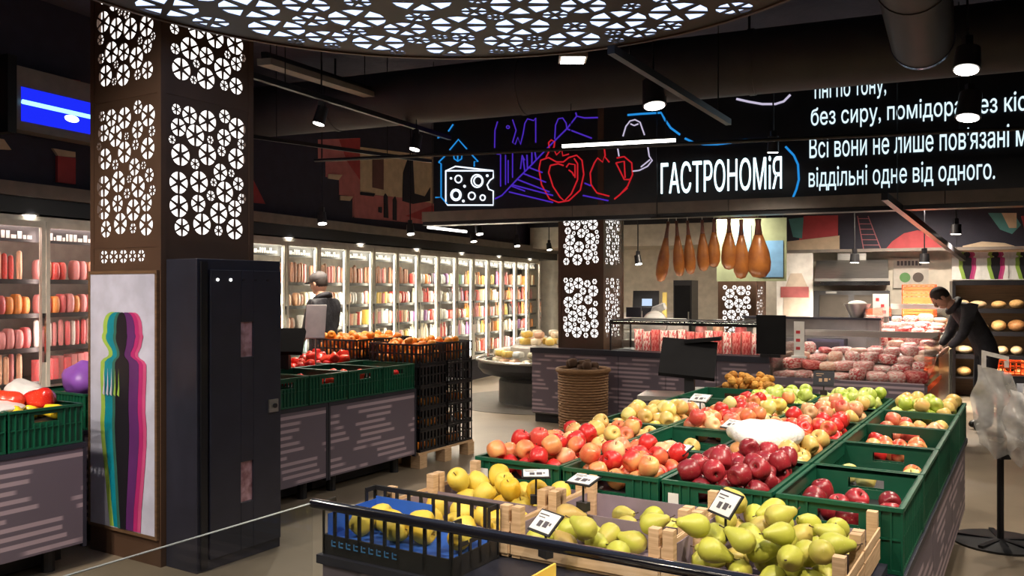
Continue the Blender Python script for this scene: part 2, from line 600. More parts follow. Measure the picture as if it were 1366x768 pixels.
def lattice_panel(w, h, parent, loc, rz, seed, scale=1.0):
    key = (round(w, 3), round(h, 3), seed, scale)
    if key not in PANELS:
        if h < 0.2:
            rr = []; x = -w / 2 + 0.05
            q = random.Random(seed)
            while x < w / 2 - 0.05:
                r = q.choice((0.024, 0.034, 0.034, 0.04)) * scale
                rr.append((x + r, h / 2, r)); x += 2 * r + 0.012
            rr = [c for c in rr if c[0] + c[2] < w / 2 - 0.03]
        else:
            rr = rosettes(w, h, [0.062 * scale, 0.050 * scale, 0.04 * scale, 0.03 * scale, 0.023 * scale], 260, seed, gap=0.005 * scale, m=0.02 * scale)
        PANELS[key] = sheet_mesh('lattice_panel', [(-w / 2, 0), (w / 2, 0), (w / 2, h), (-w / 2, h)], rr, PI / 2, 0.075, M_bronze)
    o = link('lattice_panel', PANELS[key], parent, loc, rz)
    s = o.modifiers.new('solid', 'SOLIDIFY'); s.thickness = 0.006; s.offset = 0
    return o
def lattice_column(label, u0, u1, v0, v1, zb, zt, panels, faces, seed, scale=1.0):
    """square column clad in lit rosette panels; panels = (z0, z1) per lit field"""
    uc, vc = (u0 + u1) / 2, (v0 + v1) / 2
    w, d = u1 - u0, v1 - v0
    t = thing('lattice_column', label, 'column', WA(uc, vc, zb), -YA)
    h = zt - zb
    MB().box(-w / 2 + .06, w / 2 - .06, -d / 2 + .06, d / 2 - .06, 0, h).obj('core', M_oak, t)
    g = MB()
    e = 0.042
    for a0, a1 in panels:
        for (nx, ny) in faces if a1 - a0 > .2 else faces[:1]:
            if nx == 0:
                y = ny * (d / 2 - e)
                g.box(-w / 2 + .05, w / 2 - .05, min(y, y + ny * .004), max(y, y + ny * .004), a0 - zb + .012, a1 - zb - .012)
            else:
                x = nx * (w / 2 - e)
                g.box(min(x, x + nx * .004), max(x, x + nx * .004), -d / 2 + .05, d / 2 - .05, a0 - zb + .012, a1 - zb - .012)
    g.obj('diffuser', M_colglow, t)
    # corner posts and cross bands
    for sx in (-1, 1):
        for sy in (-1, 1):
            x0, x1 = sorted((sx * w / 2, sx * (w / 2 - .035))); y0, y1 = sorted((sy * d / 2, sy * (d / 2 - .035)))
            MB().box(x0, x1, y0, y1, 0, h).obj('corner_post', M_bronze, t)
    zs = sorted(set([zb] + [z for p in panels for z in p] + [zt]))
    solid = []
    edges = [zb] + [z for p in sorted(panels) for z in p] + [zt]
    for i in range(0, len(edges), 2):
        if edges[i + 1] - edges[i] > .01:
            solid.append((edges[i] - zb, edges[i + 1] - zb))
    for a, b in solid:
        m = MB()
        for (nx, ny) in ((0, -1), (1, 0), (-1, 0), (0, 1)):
            if nx == 0:
                y0, y1 = sorted((ny * (d / 2 - .002), ny * (d / 2 - .03)))
                m.box(-w / 2 + .035, w / 2 - .035, y0, y1, a, b)
            else:
                x0, x1 = sorted((nx * (w / 2 - .002), nx * (w / 2 - .03)))
                m.box(x0, x1, -d / 2 + .035, d / 2 - .035, a, b)
        m.obj('cross_band', M_bronze, t)
    for i, (a0, a1) in enumerate(panels):
        if a1 - a0 < .2:
            for sx in (-1, 1):
                x0, x1 = sorted((sx * (w / 2 - .002), sx * (w / 2 - .03)))
                MB().box(x0, x1, -d / 2 + .035, d / 2 - .035, a0 - zb, a1 - zb).obj('cross_band', M_bronze, t)
            MB().box(-w / 2 + .035, w / 2 - .035, d / 2 - .03, d / 2 - .002, a0 - zb, a1 - zb).obj('cross_band', M_bronze, t)
        for (nx, ny) in faces if a1 - a0 > .2 else faces[:1]:
            if nx == 0:
                lattice_panel(w - .07, a1 - a0, t, (0, ny * (d / 2 - .008), a0 - zb), 0 if ny < 0 else PI, seed + i, scale)
            else:
                lattice_panel(d - .07, a1 - a0, t, (nx * (w / 2 - .008), 0, a0 - zb), nx * PI / 2, seed + i, scale)
    return t

# ---------------- the big column by the cabinet
CU0, CU1, CV0, CV1 = -4.80, -4.14, 3.02, 3.68
col1 = lattice_column('tall bronze column with glowing rosette lattice and a printed figure poster', CU0, CU1, CV0, CV1, 0.0, CEIL,
                      [(1.69, 1.785), (1.825, 2.645), (2.70, 3.52)], ((0, -1), (1, 0), (-1, 0), (0, 1)), 11)
# the low strip is lit on the poster side only: cover plates where the cabinet hangs
# poster on the face toward the left aisle
PW, PZ0, PZ1 = 0.605, 0.17, 1.635
M_post = mat('poster_paper', (0.50, 0.51, 0.64), 0.4)
po = thing('poster', 'pale poster of a standing figure echoed in green, teal and magenta', 'poster', WA((CU0 + CU1) / 2 + .0, CV0 - .012, 0), -YA)
MB().box(-PW / 2, PW / 2, -.004, .008, PZ0, PZ1).obj('sheet', M_post, po)
fr = MB()
fr.box(-PW / 2 - .018, -PW / 2, -.008, .008, PZ0 - .018, PZ1 + .018).box(PW / 2, PW / 2 + .018, -.008, .008, PZ0 - .018, PZ1 + .018)
fr.box(-PW / 2, PW / 2, -.008, .008, PZ1, PZ1 + .018).box(-PW / 2, PW / 2, -.008, .008, PZ0 - .018, PZ0)
fr.obj('frame', M_oak, po)
# standing figure seen from the side, head to hem: (z fraction, left, right) about its own axis, in metres
SIL = [(1.0, -.018, .016), (.993, -.052, .042), (.98, -.078, .062), (.96, -.096, .078), (.935, -.105, .086), (.905, -.102, .088), (.892, -.116, .098), (.876, -.118, .088), (.86, -.104, .082), (.845, -.082, .076),
       (.83, -.058, .06), (.815, -.044, .044), (.80, -.044, .044), (.79, -.06, .07), (.78, -.10, .108), (.765, -.13, .128), (.70, -.135, .128), (.62, -.128, .12), (.55, -.125, .118), (.48, -.135, .13),
       (.40, -.125, .13), (.30, -.10, .115), (.20, -.075, .098), (.10, -.055, .078), (.0, -.03, .07)]
def figure(parent, cx, zb, h, y, m, name='printed_figure', k=1.0):
    pts = [(cx + l * k, y, zb + f * h) for f, l, r in SIL] + [(cx + r * k, y, zb + f * h) for f, l, r in reversed(SIL)]
    s = MB()
    n = len(SIL)
    vs = []
    for f, l, r in SIL:
        vs += [(cx + l * k, y, zb + f * h), (cx + r * k, y, zb + f * h)]
    fs = [(2 * i, 2 * i + 2, 2 * i + 3, 2 * i + 1) for i in range(n - 1)]
    s._add(vs, fs)
    o = s.obj(name, m, parent)
    sd = o.modifiers.new('solid', 'SOLIDIFY'); sd.thickness = .0006
    return o
P_lime = mat('ink_lime', (0.30, 0.47, 0.07), 0.5); P_teal = mat('ink_teal', (0.0, 0.22, 0.30), 0.5)
P_dgrn = mat('ink_dark_green', (0.03, 0.12, 0.09), 0.5); P_blk = mat('ink_black', (0.008, 0.007, 0.012), 0.5)
P_purp = mat('ink_purple', (0.10, 0.02, 0.13), 0.5); P_mag = mat('ink_magenta', (0.42, 0.02, 0.15), 0.5); P_ros = mat('ink_rose', (0.52, 0.07, 0.2), 0.5)
for i, (dx, m) in enumerate(((-.085, P_lime), (-.045, P_teal), (.115, P_ros), (.085, P_mag), (.05, P_purp), (-.015, P_dgrn), (.012, P_blk))):
    figure(po, dx, .175, 1.24, -.0052 - .0011 * i, m, k=.5 if m in (P_blk, P_dgrn) else .88)
for i, x in enumerate((-.17, -.135, -.10, -.065, -.03)):
    MB().prism([(x, -.0145, .94), (x + .012, -.0145, .99), (x + .016, -.0145, 1.09), (x + .022, -.0145, .98), (x + .02, -.0145, .93)], (0, -.0005, 0)).obj('light_streak', M_post if i < 3 else P_lime, po)

# ---------------- charcoal cabinet hung on the column's aisle face
cb = thing('fire_cabinet', 'tall charcoal metal cabinet with small slot windows beside the lattice column', 'cabinet', WA(CU1 + .004, 3.05, 0), -YA)
CD, CW_, CH_ = .26, .60, 1.715
bevel(MB().box(0, CD, 0, CW_, 0.0, CH_).obj('body', M_char, cb), .004)
dr = MB()
# door with two slot windows, built as strips around the openings
Y0, Y1, Z0, Z1 = .075, .585, .06, 1.655
ywa, ywb = .285, .375
slots = [(.33, .56), (1.16, 1.36)]
dx0, dx1 = CD + .002, CD + .022
dr.box(dx0, dx1, Y0, ywa, Z0, Z1).box(dx0, dx1, ywb, Y1, Z0, Z1)
zc = Z0
for a, b in slots:
    dr.box(dx0, dx1, ywa, ywb, zc, a); zc = b
dr.box(dx0, dx1, ywa, ywb, zc, Z1)
door = bevel(dr.obj('door', M_char, cb), .003)
M_slot = mat('slot_pink_reflection', (0.55, 0.33, 0.36), 0.25, col2=(0.25, 0.12, 0.13), scale=18)  # pinkish reflection in the slot windows put into the colour
for a, b in slots:
    MB().box(dx0 - .0, dx0 + .008, ywa, ywb, a, b).obj('slot_window', M_slot, door)
MB().box(dx1, dx1 + .012, .485, .555, .82, .895).obj('lock_plate', M_steel, door)
MB().cyl((dx1 + .012, .525, .858), (dx1 + .022, .525, .858), .014, n=12).obj('lock', M_black, door)
for i, y in enumerate((.12, .21, .30, .39, .48)):
    MB().cyl((dx1, y, 1.60), (dx1 + .004, y, 1.60), .008, n=12).obj('indicator', emis('indicator_white', (1, .97, .9), 6.0) if i < 2 else M_blackm, door)
MB().box(CD + .002, CD + .014, .02, .062, .02, 1.70).obj('hinge_strip', M_blackm, cb)
MB().box(CD + .001, CD + .006, .22, .44, .10, .2).obj('vent_plate', mat('vent_plate', (.13, .08, .06), .5), cb)

# ---------------- round pendant lamp
DZ, DR = 3.0, 1.92
pc = thing('pendant_lamp', 'huge round ceiling lamp with glowing blue white rosette cut-outs', 'lamp', (-.35, 3.42, DZ))
rr = rosettes(2 * DR, 2 * DR, [0.155, 0.12, 0.095, 0.07, 0.05], 900, 5, disc=True, gap=0.008, m=.03)
dm = sheet_mesh('perforated_face', [(DR * math.cos(2 * PI * i / 96), DR * math.sin(2 * PI * i / 96)) for i in range(96)], rr, 0.0, 0.085, mat('pendant_sheet', (0.034, 0.028, 0.027), 0.6), arc=2)
fo = link('perforated_face', dm, pc)
fo.rotation_euler = (PI / 2, 0, 0)
sd = fo.modifiers.new('solid', 'SOLIDIFY'); sd.thickness = .006; sd.offset = 0
MB().lathe([(0, .02), (DR - .02, .02), (DR - .02, .024), (0, .024)], 64).obj('diffuser', M_disc, pc)
MB().lathe([(DR - .012, -.012), (DR + .01, -.012), (DR + .01, .14), (DR - .012, .14), (DR - .012, -.012)], 96).obj('rim', M_bronze, pc)
MB().lathe([(0, .14), (DR, .14), (DR, .15), (0, .15)], 64).obj('back_plate', M_duct, pc)
for a in (.6, 2.4, 3.9, 5.4):
    MB().cyl((1.2 * math.cos(a), 1.2 * math.sin(a), .15), (1.2 * math.cos(a), 1.2 * math.sin(a), CEIL - DZ), .006, n=6).obj('hanger_wire', M_blackm, pc)

# ---------------- ducts and pipes under the ceiling
d1 = thing('air_duct', 'long dark round air duct crossing under the ceiling before the sign', 'duct', (0, 0, 0), -YB)
MB().cyl((-6.9, 7.45, 3.47), (5.0, 7.45, 3.47), .27, n=32).obj('pipe', M_duct, d1, smooth=True)
for u in (-5.2, -3.1, -1.0, 1.1, 3.2):
    MB().cyl((u, 7.45, 3.47), (u + .05, 7.45, 3.47), .278, n=32).obj('joint_band', M_duct, d1, smooth=True)
    MB().cyl((u, 7.45, 3.7), (u, 7.45, CEIL), .012, n=6).obj('hanger', M_blackm, d1)
d2 = thing('air_duct', 'short dark round duct coming from the viewer to meet the long duct', 'duct')
e1 = Vector((3.03, 6.3, 3.40)); e0 = e1 - Vector((1.95, 3.7, -.12))
e1b = e1 + (e1 - e0).normalized() * .05
MB().cyl(e0, e1, .215, n=32).obj('pipe', M_duct, d2, smooth=True)
MB().cyl(e1, e1b, .222, n=40).obj('collar', mat('collar_metal', (.35, .36, .5), .2, metal=.9), d2, smooth=True)
for k in (.35, .7):
    p = e0.lerp(e1, k)
    MB().cyl(p, p + (e1 - e0).normalized() * .04, .222, n=32).obj('joint_band', M_duct, d2, smooth=True)
def ceil_bar(p0, p1, r, label, name='ceiling_track', cat='track', hang=True, sq=True):
    p0, p1 = Vector(p0), Vector(p1)
    t = thing(name, label, cat, p0)
    d = p1 - p0
    if sq:
        rot = d.to_track_quat('X', 'Z').to_matrix()
        MB().cbox(d / 2, (d.length, r * 2, r * 2.2), rot=rot).obj('rail', M_blackm, t)
    else:
        MB().cyl((0, 0, 0), d, r, n=10).obj('rail', M_blackm, t, smooth=True)
    if hang:
        for k in (.12, .88):
            q = d * k
            MB().cyl(q, (q.x, q.y, CEIL - p0.z), .005, n=6).obj('hanger', M_blackm, t)
    return t
def atY(px, py, Y):
    return Vector(((px - 683) / FPX * Y, Y, CAMH + (HOR - py) / FPX * Y))
ceil_bar(atY(335, 100, 6.2), atY(600, 184, 9.4), .02, 'black lighting track running back from the lattice column')
ceil_bar(atY(335, 182, 8.0), atY(575, 215, 9.6), .016, 'thin black track below the duct left of the sign')
ceil_bar(atY(815, 66, 4.9), atY(972, 163, 6.9), .022, 'black lighting track pointing at the sign from the round lamp')
ceil_bar(atY(420, 214, 8.9), atY(1430, 168, 6.9), .018, 'long black pipe hanging level in front of the neon sign', name='ceiling_pipe', cat='pipe', sq=False)
ceil_bar(atY(1180, 262, 7.9), atY(1285, 345, 11.5), .03, 'black track receding over the meat counter')
# fluorescent batten and angled bulkheads by the column
bt = thing('batten_light', 'unlit grey batten fitting hanging behind the lattice column', 'light', atY(352, 82, 6.6))
dd = atY(492, 126, 8.4) - atY(352, 82, 6.6)
MB().cbox(dd / 2, (dd.length, .12, .05), rot=dd.to_track_quat('X', 'Z').to_matrix()).obj('tray', M_beam, bt)
MB().cbox(dd / 2 + Vector((0, 0, .05)), (dd.length, .05, .05), rot=dd.to_track_quat('X', 'Z').to_matrix()).obj('spine', M_blackm, bt)
for k in (.05, .95):
    MB().cyl(dd * k + Vector((0, 0, .05)), (dd.x * k, dd.y * k, CEIL - bt.location.z), .005, n=6).obj('hanger', M_blackm, bt)
# linear lamp before the sign
ll = thing('linear_lamp', 'thin lit linear lamp hanging before the neon vegetables', 'lamp', atY(750, 195, 7.6))
dd = atY(901, 187, 7.25) - ll.location
MB().cbox(dd / 2, (dd.length, .02, .026), rot=dd.to_track_quat('X', 'Z').to_matrix()).obj('tube', emis('linear_tube', (1, .95, .88), 7.0), ll)
MB().cbox(dd / 2 + Vector((0, 0, .025)), (dd.length, .03, .022), rot=dd.to_track_quat('X', 'Z').to_matrix()).obj('housing', M_blackm, ll)
for k in (.08, .92):
    MB().cyl(dd * k, (dd.x * k, dd.y * k, 3.195 - ll.location.z), .004, n=6).obj('hanger', M_blackm, ll)

# ---------------- neon sign fascia over the deli
SV = 9.27
sg = thing('neon_sign', 'wide black fascia sign with white lettering and neon food drawings', 'sign', WB(0, SV, 0), -YB)
SU0, SU1, SZ0, SZ1 = -5.02, 2.9, 2.50, 3.75
MB().box(SU0, SU1, 0, .12, SZ0, SZ1).obj('board', mat('sign_board', (0.010, 0.011, 0.016), .35), sg)
def s_uz(px, py):
    """pixel on the sign plane -> along, up"""
    k = (px - 683) / FPX
    cs, sn = math.cos(YB), math.sin(YB)
    u = (k * SV * cs - SV * sn) / (cs + k * sn)
    Y = -u * sn + SV * cs
    return u, CAMH + (HOR - py) / FPX * Y
N_white = emis('neon_white', (0.82, 0.9, 1.0), 1.6)
N_text = emis('letter_white', (0.72, 0.95, 1.0), 2.2)
N_text2 = emis('letter_white_small', (0.72, 0.92, 1.0), 1.15)
N_blue = emis('neon_blue', (0.02, 0.28, 0.75), 0.9)
N_purp = emis('neon_purple', (0.09, 0.03, 0.62), 0.7)
N_red = emis('neon_red', (0.75, 0.02, 0.03), 0.7)
N_lil = emis('neon_lilac', (0.75, 0.68, 0.9), 0.75)
def neon(name, lines, m, r=.009, closed=()):
    s = MB()
    for i, l in enumerate(lines):
        pts = [(u, -.012, z) for u, z in (s_uz(*p) for p in l)]
        s.tube(pts, r, 5, closed=i in closed)
    return s.obj(name, m, sg)
def arc(cx, cy, rx, ry, a0, a1, n=14):
    return [(cx + rx * math.cos(R(a0 + (a1 - a0) * i / n)), cy + ry * math.sin(R(a0 + (a1 - a0) * i / n))) for i in range(n + 1)]
q = lambda l: [(560 + x * .2344, 120 + y * .2344) for x, y in l]
cheese = [q([(150, 460), (420, 460), (420, 500), (400, 515), (385, 540), (395, 565), (420, 575), (420, 655), (160, 655), (150, 640), (150, 460), (205, 435), (420, 460)])]
for cx, cy, rr_ in ((222, 507, 19), (328, 518, 33), (334, 518, 24), (208, 597, 29), (208, 597, 22), (298, 603, 19), (360, 613, 14), (180, 503, 3), (257, 548, 4), (250, 632, 4), (386, 488, 4)):
    cheese.append(q(arc(cx, cy, rr_, rr_ * 1.1, 0, 360, 16)))
neon('neon_cheese', cheese, N_white, .0085)
neon('neon_house', [q([(110, 412), (150, 372)]), q([(172, 342), (222, 282), (270, 336)]), q([(290, 360), (334, 408), (312, 408), (312, 436)]), q([(110, 412), (124, 420), (124, 610), (92, 612)]), q([(124, 610), (160, 650)]),
                    q([(165, 236), (192, 196)]), q([(104, 274), (128, 264)]), q([(195, 372), (242, 366), (240, 392), (218, 406), (198, 392), (195, 372)]), q([(218, 370), (218, 404)])], N_blue, .009)
leaf = [q([(430, 620), (470, 600), (560, 505), (640, 425), (730, 330), (840, 220), (895, 150), (940, 160), (1015, 158)]), q([(895, 150), (890, 130)])]
for a, b in (((620, 440), (700, 470)), ((590, 475), (720, 525)), ((560, 510), (740, 580)), ((530, 540), (760, 600)), ((510, 580), (760, 640)), ((840, 222), (980, 275)), ((930, 600), (1075, 630)), ((940, 530), (975, 545)), ((520, 545), (600, 575))):
    leaf.append(q([a, b]))
for a, b in (((600, 465), (590, 385)), ((640, 425), (640, 350)), ((665, 400), (655, 340)), ((615, 450), (612, 370))):
    leaf.append(q([a, b]))
neon('neon_leaf', leaf, N_purp, .009)
neon('neon_bottle', [q([(428, 330), (430, 230), (445, 180)]), q([(440, 365), (462, 368), (462, 550)]), q([(490, 370), (490, 540)]), q([(505, 400), (505, 530)]), q(arc(504, 212, 9, 8, 0, 360, 8))], N_purp, .0075)
neon('neon_bottle', [q([(530, 170), (550, 230), (530, 300), (545, 310), (560, 270), (575, 310), (590, 250), (600, 190), (615, 165), (650, 175), (662, 160), (662, 300)]), q([(530, 360), (530, 500)]), q([(575, 450), (585, 370), (600, 400)])], N_purp, .0075)
neon('neon_bottle', [q([(770, 280), (775, 200), (790, 165), (815, 160), (835, 190), (838, 220)])], N_purp, .0075)
pep = [q([(735, 385), (690, 400), (680, 450), (695, 540), (740, 620), (790, 640), (850, 630), (915, 570), (935, 480), (925, 400), (895, 372), (850, 385), (820, 410), (780, 410), (735, 385)]),
       q([(745, 430), (735, 470), (760, 550), (800, 610), (825, 632), (865, 590), (900, 510), (900, 420), (880, 390)]), q([(745, 430), (790, 420), (820, 430)]),
       q([(720, 385), (740, 345), (760, 330), (780, 370), (810, 340), (815, 375), (850, 365)]), q([(735, 300), (750, 285), (770, 295), (765, 330)]), q([(735, 300), (740, 345)]), q([(835, 440), (850, 420), (885, 425), (885, 500)]), q([(850, 455), (870, 470), (880, 490)])]
neon('neon_pepper', pep, N_red, .009)
g2 = lambda l: [(780 + x * .2214, 120 + y * .2214) for x, y in l]
tom = [g2([(60, 440), (35, 500), (40, 570), (75, 620), (150, 640)]), g2([(60, 440), (80, 410), (110, 435), (120, 400), (150, 435)]), g2([(120, 355), (125, 400)]), g2([(195, 410), (240, 402), (285, 440), (290, 510), (260, 580), (215, 630), (180, 658)]),
       g2([(190, 440), (215, 490), (240, 540), (275, 540)]), g2([(190, 440), (240, 430), (245, 530)]), g2([(225, 620), (260, 590)])]
neon('neon_tomato', tom, N_red, .009)
neon('neon_mushroom', [g2([(232, 280), (250, 220), (275, 188), (305, 180), (335, 195), (362, 272)]), g2([(278, 205), (300, 215), (325, 205)]), g2([(200, 350), (208, 400)]), g2([(380, 335), (390, 400), (408, 425), (380, 460), (330, 485), (290, 490)]), g2([(395, 420), (340, 465)])], N_lil, .008)
neon('neon_swirl', [g2([(260, 152), (340, 145), (462, 138), (485, 180), (520, 230), (575, 270)]), g2([(605, 292), (660, 318), (720, 328), (800, 328), (880, 318), (960, 302), (1090, 300)]), g2([(1210, 342), (1260, 395), (1285, 450), (1290, 540), (1275, 600), (1252, 655)])], N_blue, .012)
neon('neon_curl', [g2([(915, 55), (990, 72), (1070, 86), (1150, 86), (1200, 70), (1240, 30)])], N_lil, .012)
def sign_text(body, px0, py0, px1, py1, hpx, m, bold=.004):
    """baseline from (px0,py0) to (px1,py1); capital height in pixels at its start"""
    u0, z0 = s_uz(px0, py0); u1, z1 = s_uz(px1, py1)
    _, zt = s_uz(px0, py0 - hpx)
    me = text_mesh(body, zt - z0, bold=bold, depth=.02, mats=m, width=u1 - u0)
    return link('lettering', me, sg, (u0, -.012, z0))
sign_text('ГАСТРОНОМіЯ', 882, 258.5, 1043, 252, 39, N_text, .008)
sign_text('віддільні одне від одного.', 1079, 249.5, 1327, 239.5, 24, N_text2, .005)
sign_text("Всі вони не лише пов'язані між собою, а й не", 1080, 211, 1560, 189, 26, N_text2, .005)
sign_text('без сиру, помідора без кісточок', 1082, 167.5, 1440, 150, 22, N_text2, .005)
sign_text('тіні по тону,', 1084, 132, 1182, 126, 22, N_text2, .005)
# grey beam under the sign
bmx = thing('support_beam', 'grey painted beam running along the underside of the black sign', 'beam', WB(0, SV, 0), -YB)
for a, b in ((-5.16, -3.2), (-3.2, -1.45), (-1.45, .6), (.6, 2.95)):
    MB().box(a + .004, b - .004, -.06, .2, 2.375, 2.495).obj('beam_section', M_beam, bmx)
MB().box(-5.16, 2.95, -.03, .17, 2.33, 2.373).obj('shadow_gap', M_blackm, bmx)

# ---------------- painted bulkhead over the wall fridges
FU = -6.3
mu = MB().box(-6.62, FU - .1, -1, 17.1, 2.40, CEIL).obj('wall_bulkhead', mat('mural_navy', (0.026, 0.025, 0.05), .7), rz=-YB)
struct(mu)
MU = FU - .1
def m_vz(px, py, U=MU):
    k = (px - 683) / FPX
    cs, sn = math.cos(YB), math.sin(YB)
    # X = U cs + v sn ; Y = -U sn + v cs
    v = (-k * U * sn - U * cs) / (sn - k * cs)
    Y = -U * sn + v * cs
    return v, CAMH + (HOR - py) / FPX * Y
mp_red = mat('mural_red', (0.42, 0.05, 0.06), .7); mp_pink = mat('mural_pink', (0.52, 0.17, 0.18), .7); mp_crm = mat('mural_cream', (0.62, 0.48, 0.33), .7)
mp_nav = mat('mural_dark', (0.012, 0.012, 0.026), .7); mp_win = mat('mural_window', (0.14, 0.06, 0.06), .7); mp_teal = mat('mural_teal', (0.08, 0.26, 0.26), .7)
def mural(parent, shapes, vz, U, horizontal=False):
    for i, (m, pts) in enumerate(shapes):
        e = .002 + .0015 * i
        p = [vz(*c) for c in pts]
        s = MB()
        if horizontal:
            s.prism([(a, U, b) for a, b in p], (0, -e, 0))
        else:
            s.prism([(U, a, b) for a, b in p], (e, 0, 0))
        s.obj('painted_shape', m, parent)
mural(mu, [
    (mp_red, [(336, 236), (354, 272), (336, 270)]),
    (mp_pink, [(424, 186), (480, 184), (480, 258), (472, 288), (470, 290), (470, 262), (452, 260), (452, 238), (434, 236), (434, 214), (424, 212)]),
    (mp_red, [(452, 186), (480, 184), (480, 240), (462, 214)]),
    (mp_crm, [(480, 196), (545, 204), (577, 208), (577, 275), (540, 264), (480, 258)]),
    (mp_pink, [(472, 258), (540, 264), (600, 276), (600, 302), (472, 290)]),
    (mp_red, [(540, 288), (575, 274), (600, 278), (600, 302)]),
    (mp_win, [(496, 208), (511, 210), (511, 253), (496, 250)]),
    (mp_crm, [(437, 232), (456, 233), (451, 240), (437, 238)]), (mp_crm, [(453, 261), (470, 262), (466, 268), (453, 267)]),
    (mp_nav, [(537, 230), (543, 212), (550, 206), (550, 218), (552, 258), (566, 262), (573, 250), (573, 268), (550, 272), (536, 268)]),
    (mp_nav, [(511, 262), (513, 258), (516, 262), (517, 291), (511, 290)]), (mp_nav, [(523, 266), (526, 262), (528, 268), (528, 294), (523, 293)]),
    (mp_nav, [(504, 276), (508, 276), (508, 284), (504, 283)]), (mp_nav, [(480, 256), (499, 258), (497, 262), (480, 260)]),
    (mp_red, [(-40, 84), (105, 108), (100, 124), (-40, 100)]), (mp_pink, [(-40, 104), (8, 112), (8, 150), (-40, 150)]),
    (mp_crm, [(68, 198), (98, 203), (98, 210), (75, 208)]), (mp_red, [(74, 208), (98, 211), (98, 246), (74, 243)]), (mp_crm, [(-10, 184), (2, 186), (12, 200), (-10, 199)]),
], m_vz, MU)
ledge = MB().box(-6.7, FU + .06, -1, 17.1, 2.29, 2.398).obj('trim_1', M_beam, rz=-YB)
struct(ledge)
struct(MB().box(-6.7, FU + .02, -1, 17.1, 2.155, 2.288).obj('trim_2', M_blackm, rz=-YB))

# ---------------- blue light box, upper left
lb = thing('light_box', 'blue glowing light box with a cyan tube high on the left wall', 'light box', WB(-6.25, 0, 0), -YB)
MB().box(-.1, .06, 4.58, 5.42, 2.80, 3.30).obj('housing', M_beam, lb)
MB().box(.06, .066, 4.64, 5.40, 2.87, 3.14).obj('blue_panel', emis('blue_glow', (0.01, 0.02, 0.75), 1.3), lb)
MB().cyl((.078, 4.64, 3.02), (.078, 5.40, 3.015), .018, n=8).obj('cyan_tube', emis('cyan_tube', (0.25, 0.6, 1.0), 2.5), lb)
MB().ell((.085, 5.08, 2.965), (.02, .07, .03)).obj('lamp_glow', emis('white_lamp', (.7, .85, 1), 4.0), lb)
MB().box(-.1, .10, 4.50, 4.575, 2.76, 3.36).obj('end_cap', M_blackm, lb)

# ---------------- spot fixtures
M_canw = mat('spot_can', (0.02, 0.02, 0.023), .4)
def track_spot(loc, target, power, label, angle=55, r=.055, length=.15, size=.05, col=(1, .87, .72), hang=None, beam=True):
    loc = Vector(loc); d = (Vector(target) - loc).normalized()
    t = thing('track_spotlight', label, 'spotlight', loc)
    s = MB().cyl(-d * length, (0, 0, 0), r * .88, r, n=20)
    s.obj('housing', M_canw, t, smooth=True)
    MB().cyl(d * .001, d * .006, r * .86, n=20).obj('lens', M_lens, t)
    top = (hang if hang is not None else CEIL) - loc.z
    b = -d * length * .6
    MB().cyl((b.x, b.y, b.z), (b.x, b.y, top), .008, n=6).obj('stem', M_blackm, t)
    MB().cbox((b.x, b.y, b.z + r + .02), (.05, .05, .07)).obj('bracket', M_blackm, t)
    if beam:
        spot(d * .02, d * 2, power, angle, .7, col, size, t)
    return t
tc = WA(-1.2, 4.2, .85)
FRONT = WA(-1.2, 3.1, .85)
P_SP = 165
def down(px, py, Y, dx, dy, power, label, **kw):
    p = atY(px, py, Y)
    return track_spot(p, p + Vector((dx, dy, -1)), power, label, angle=kw.pop('angle', 125), **kw)
down(425, 165, 7.3, -.25, -.1, 176, 'black spotlight left of the neon sign above the vegetable stand')
down(553, 199, 8.3, -.2, -.15, 159, 'black spotlight hanging at the left edge of the neon sign', hang=3.2)
down(873, 141, 6.5, .05, -.2, 176, 'round black spotlight can before the white neon mushroom', r=.09, length=.2)
down(1289, 93, 5.6, -.2, -.2, 138, 'upper black spotlight right of the short duct', r=.085)
down(1291, 157, 6.5, -.2, -.15, 138, 'bright round black spotlight in front of the small sign lettering', r=.09, length=.2, hang=3.2)
down(1031, 203, 8.1, .0, .12, 126, 'small black spotlight above the last letters of the big word')
ls = thing('square_lamp', 'small square lit lamp hanging below the rim of the round lamp', 'lamp', atY(764, 80, 5.5))
MB().box(-.09, .09, -.09, .09, 0, .03).obj('housing', M_beam, ls)
MB().box(-.075, .075, -.075, .075, -.006, -.001).obj('lens', M_lens, ls)
MB().cyl((0, 0, .03), (0, 0, CEIL - ls.location.z), .004, n=6).obj('hanger', M_blackm, ls)
for p, lb_ in ((WA(-3.3, 10.2, 2.75), 'added black spotlight over the slicer, hidden behind the sign'), (WA(-1.6, 11.2, 2.75), 'added black spotlight over the grey partition, hidden behind the sign'), (WA(-4.8, 12.6, 2.75), 'added black spotlight over the far service wall'), (WB(.6, 12.6, 2.75), 'added black spotlight over the kitchen equipment')):  # hidden spots added to brighten the deli and kitchen
    track_spot(p, p + Vector((.1, .25, -1)), 300, lb_, angle=150)
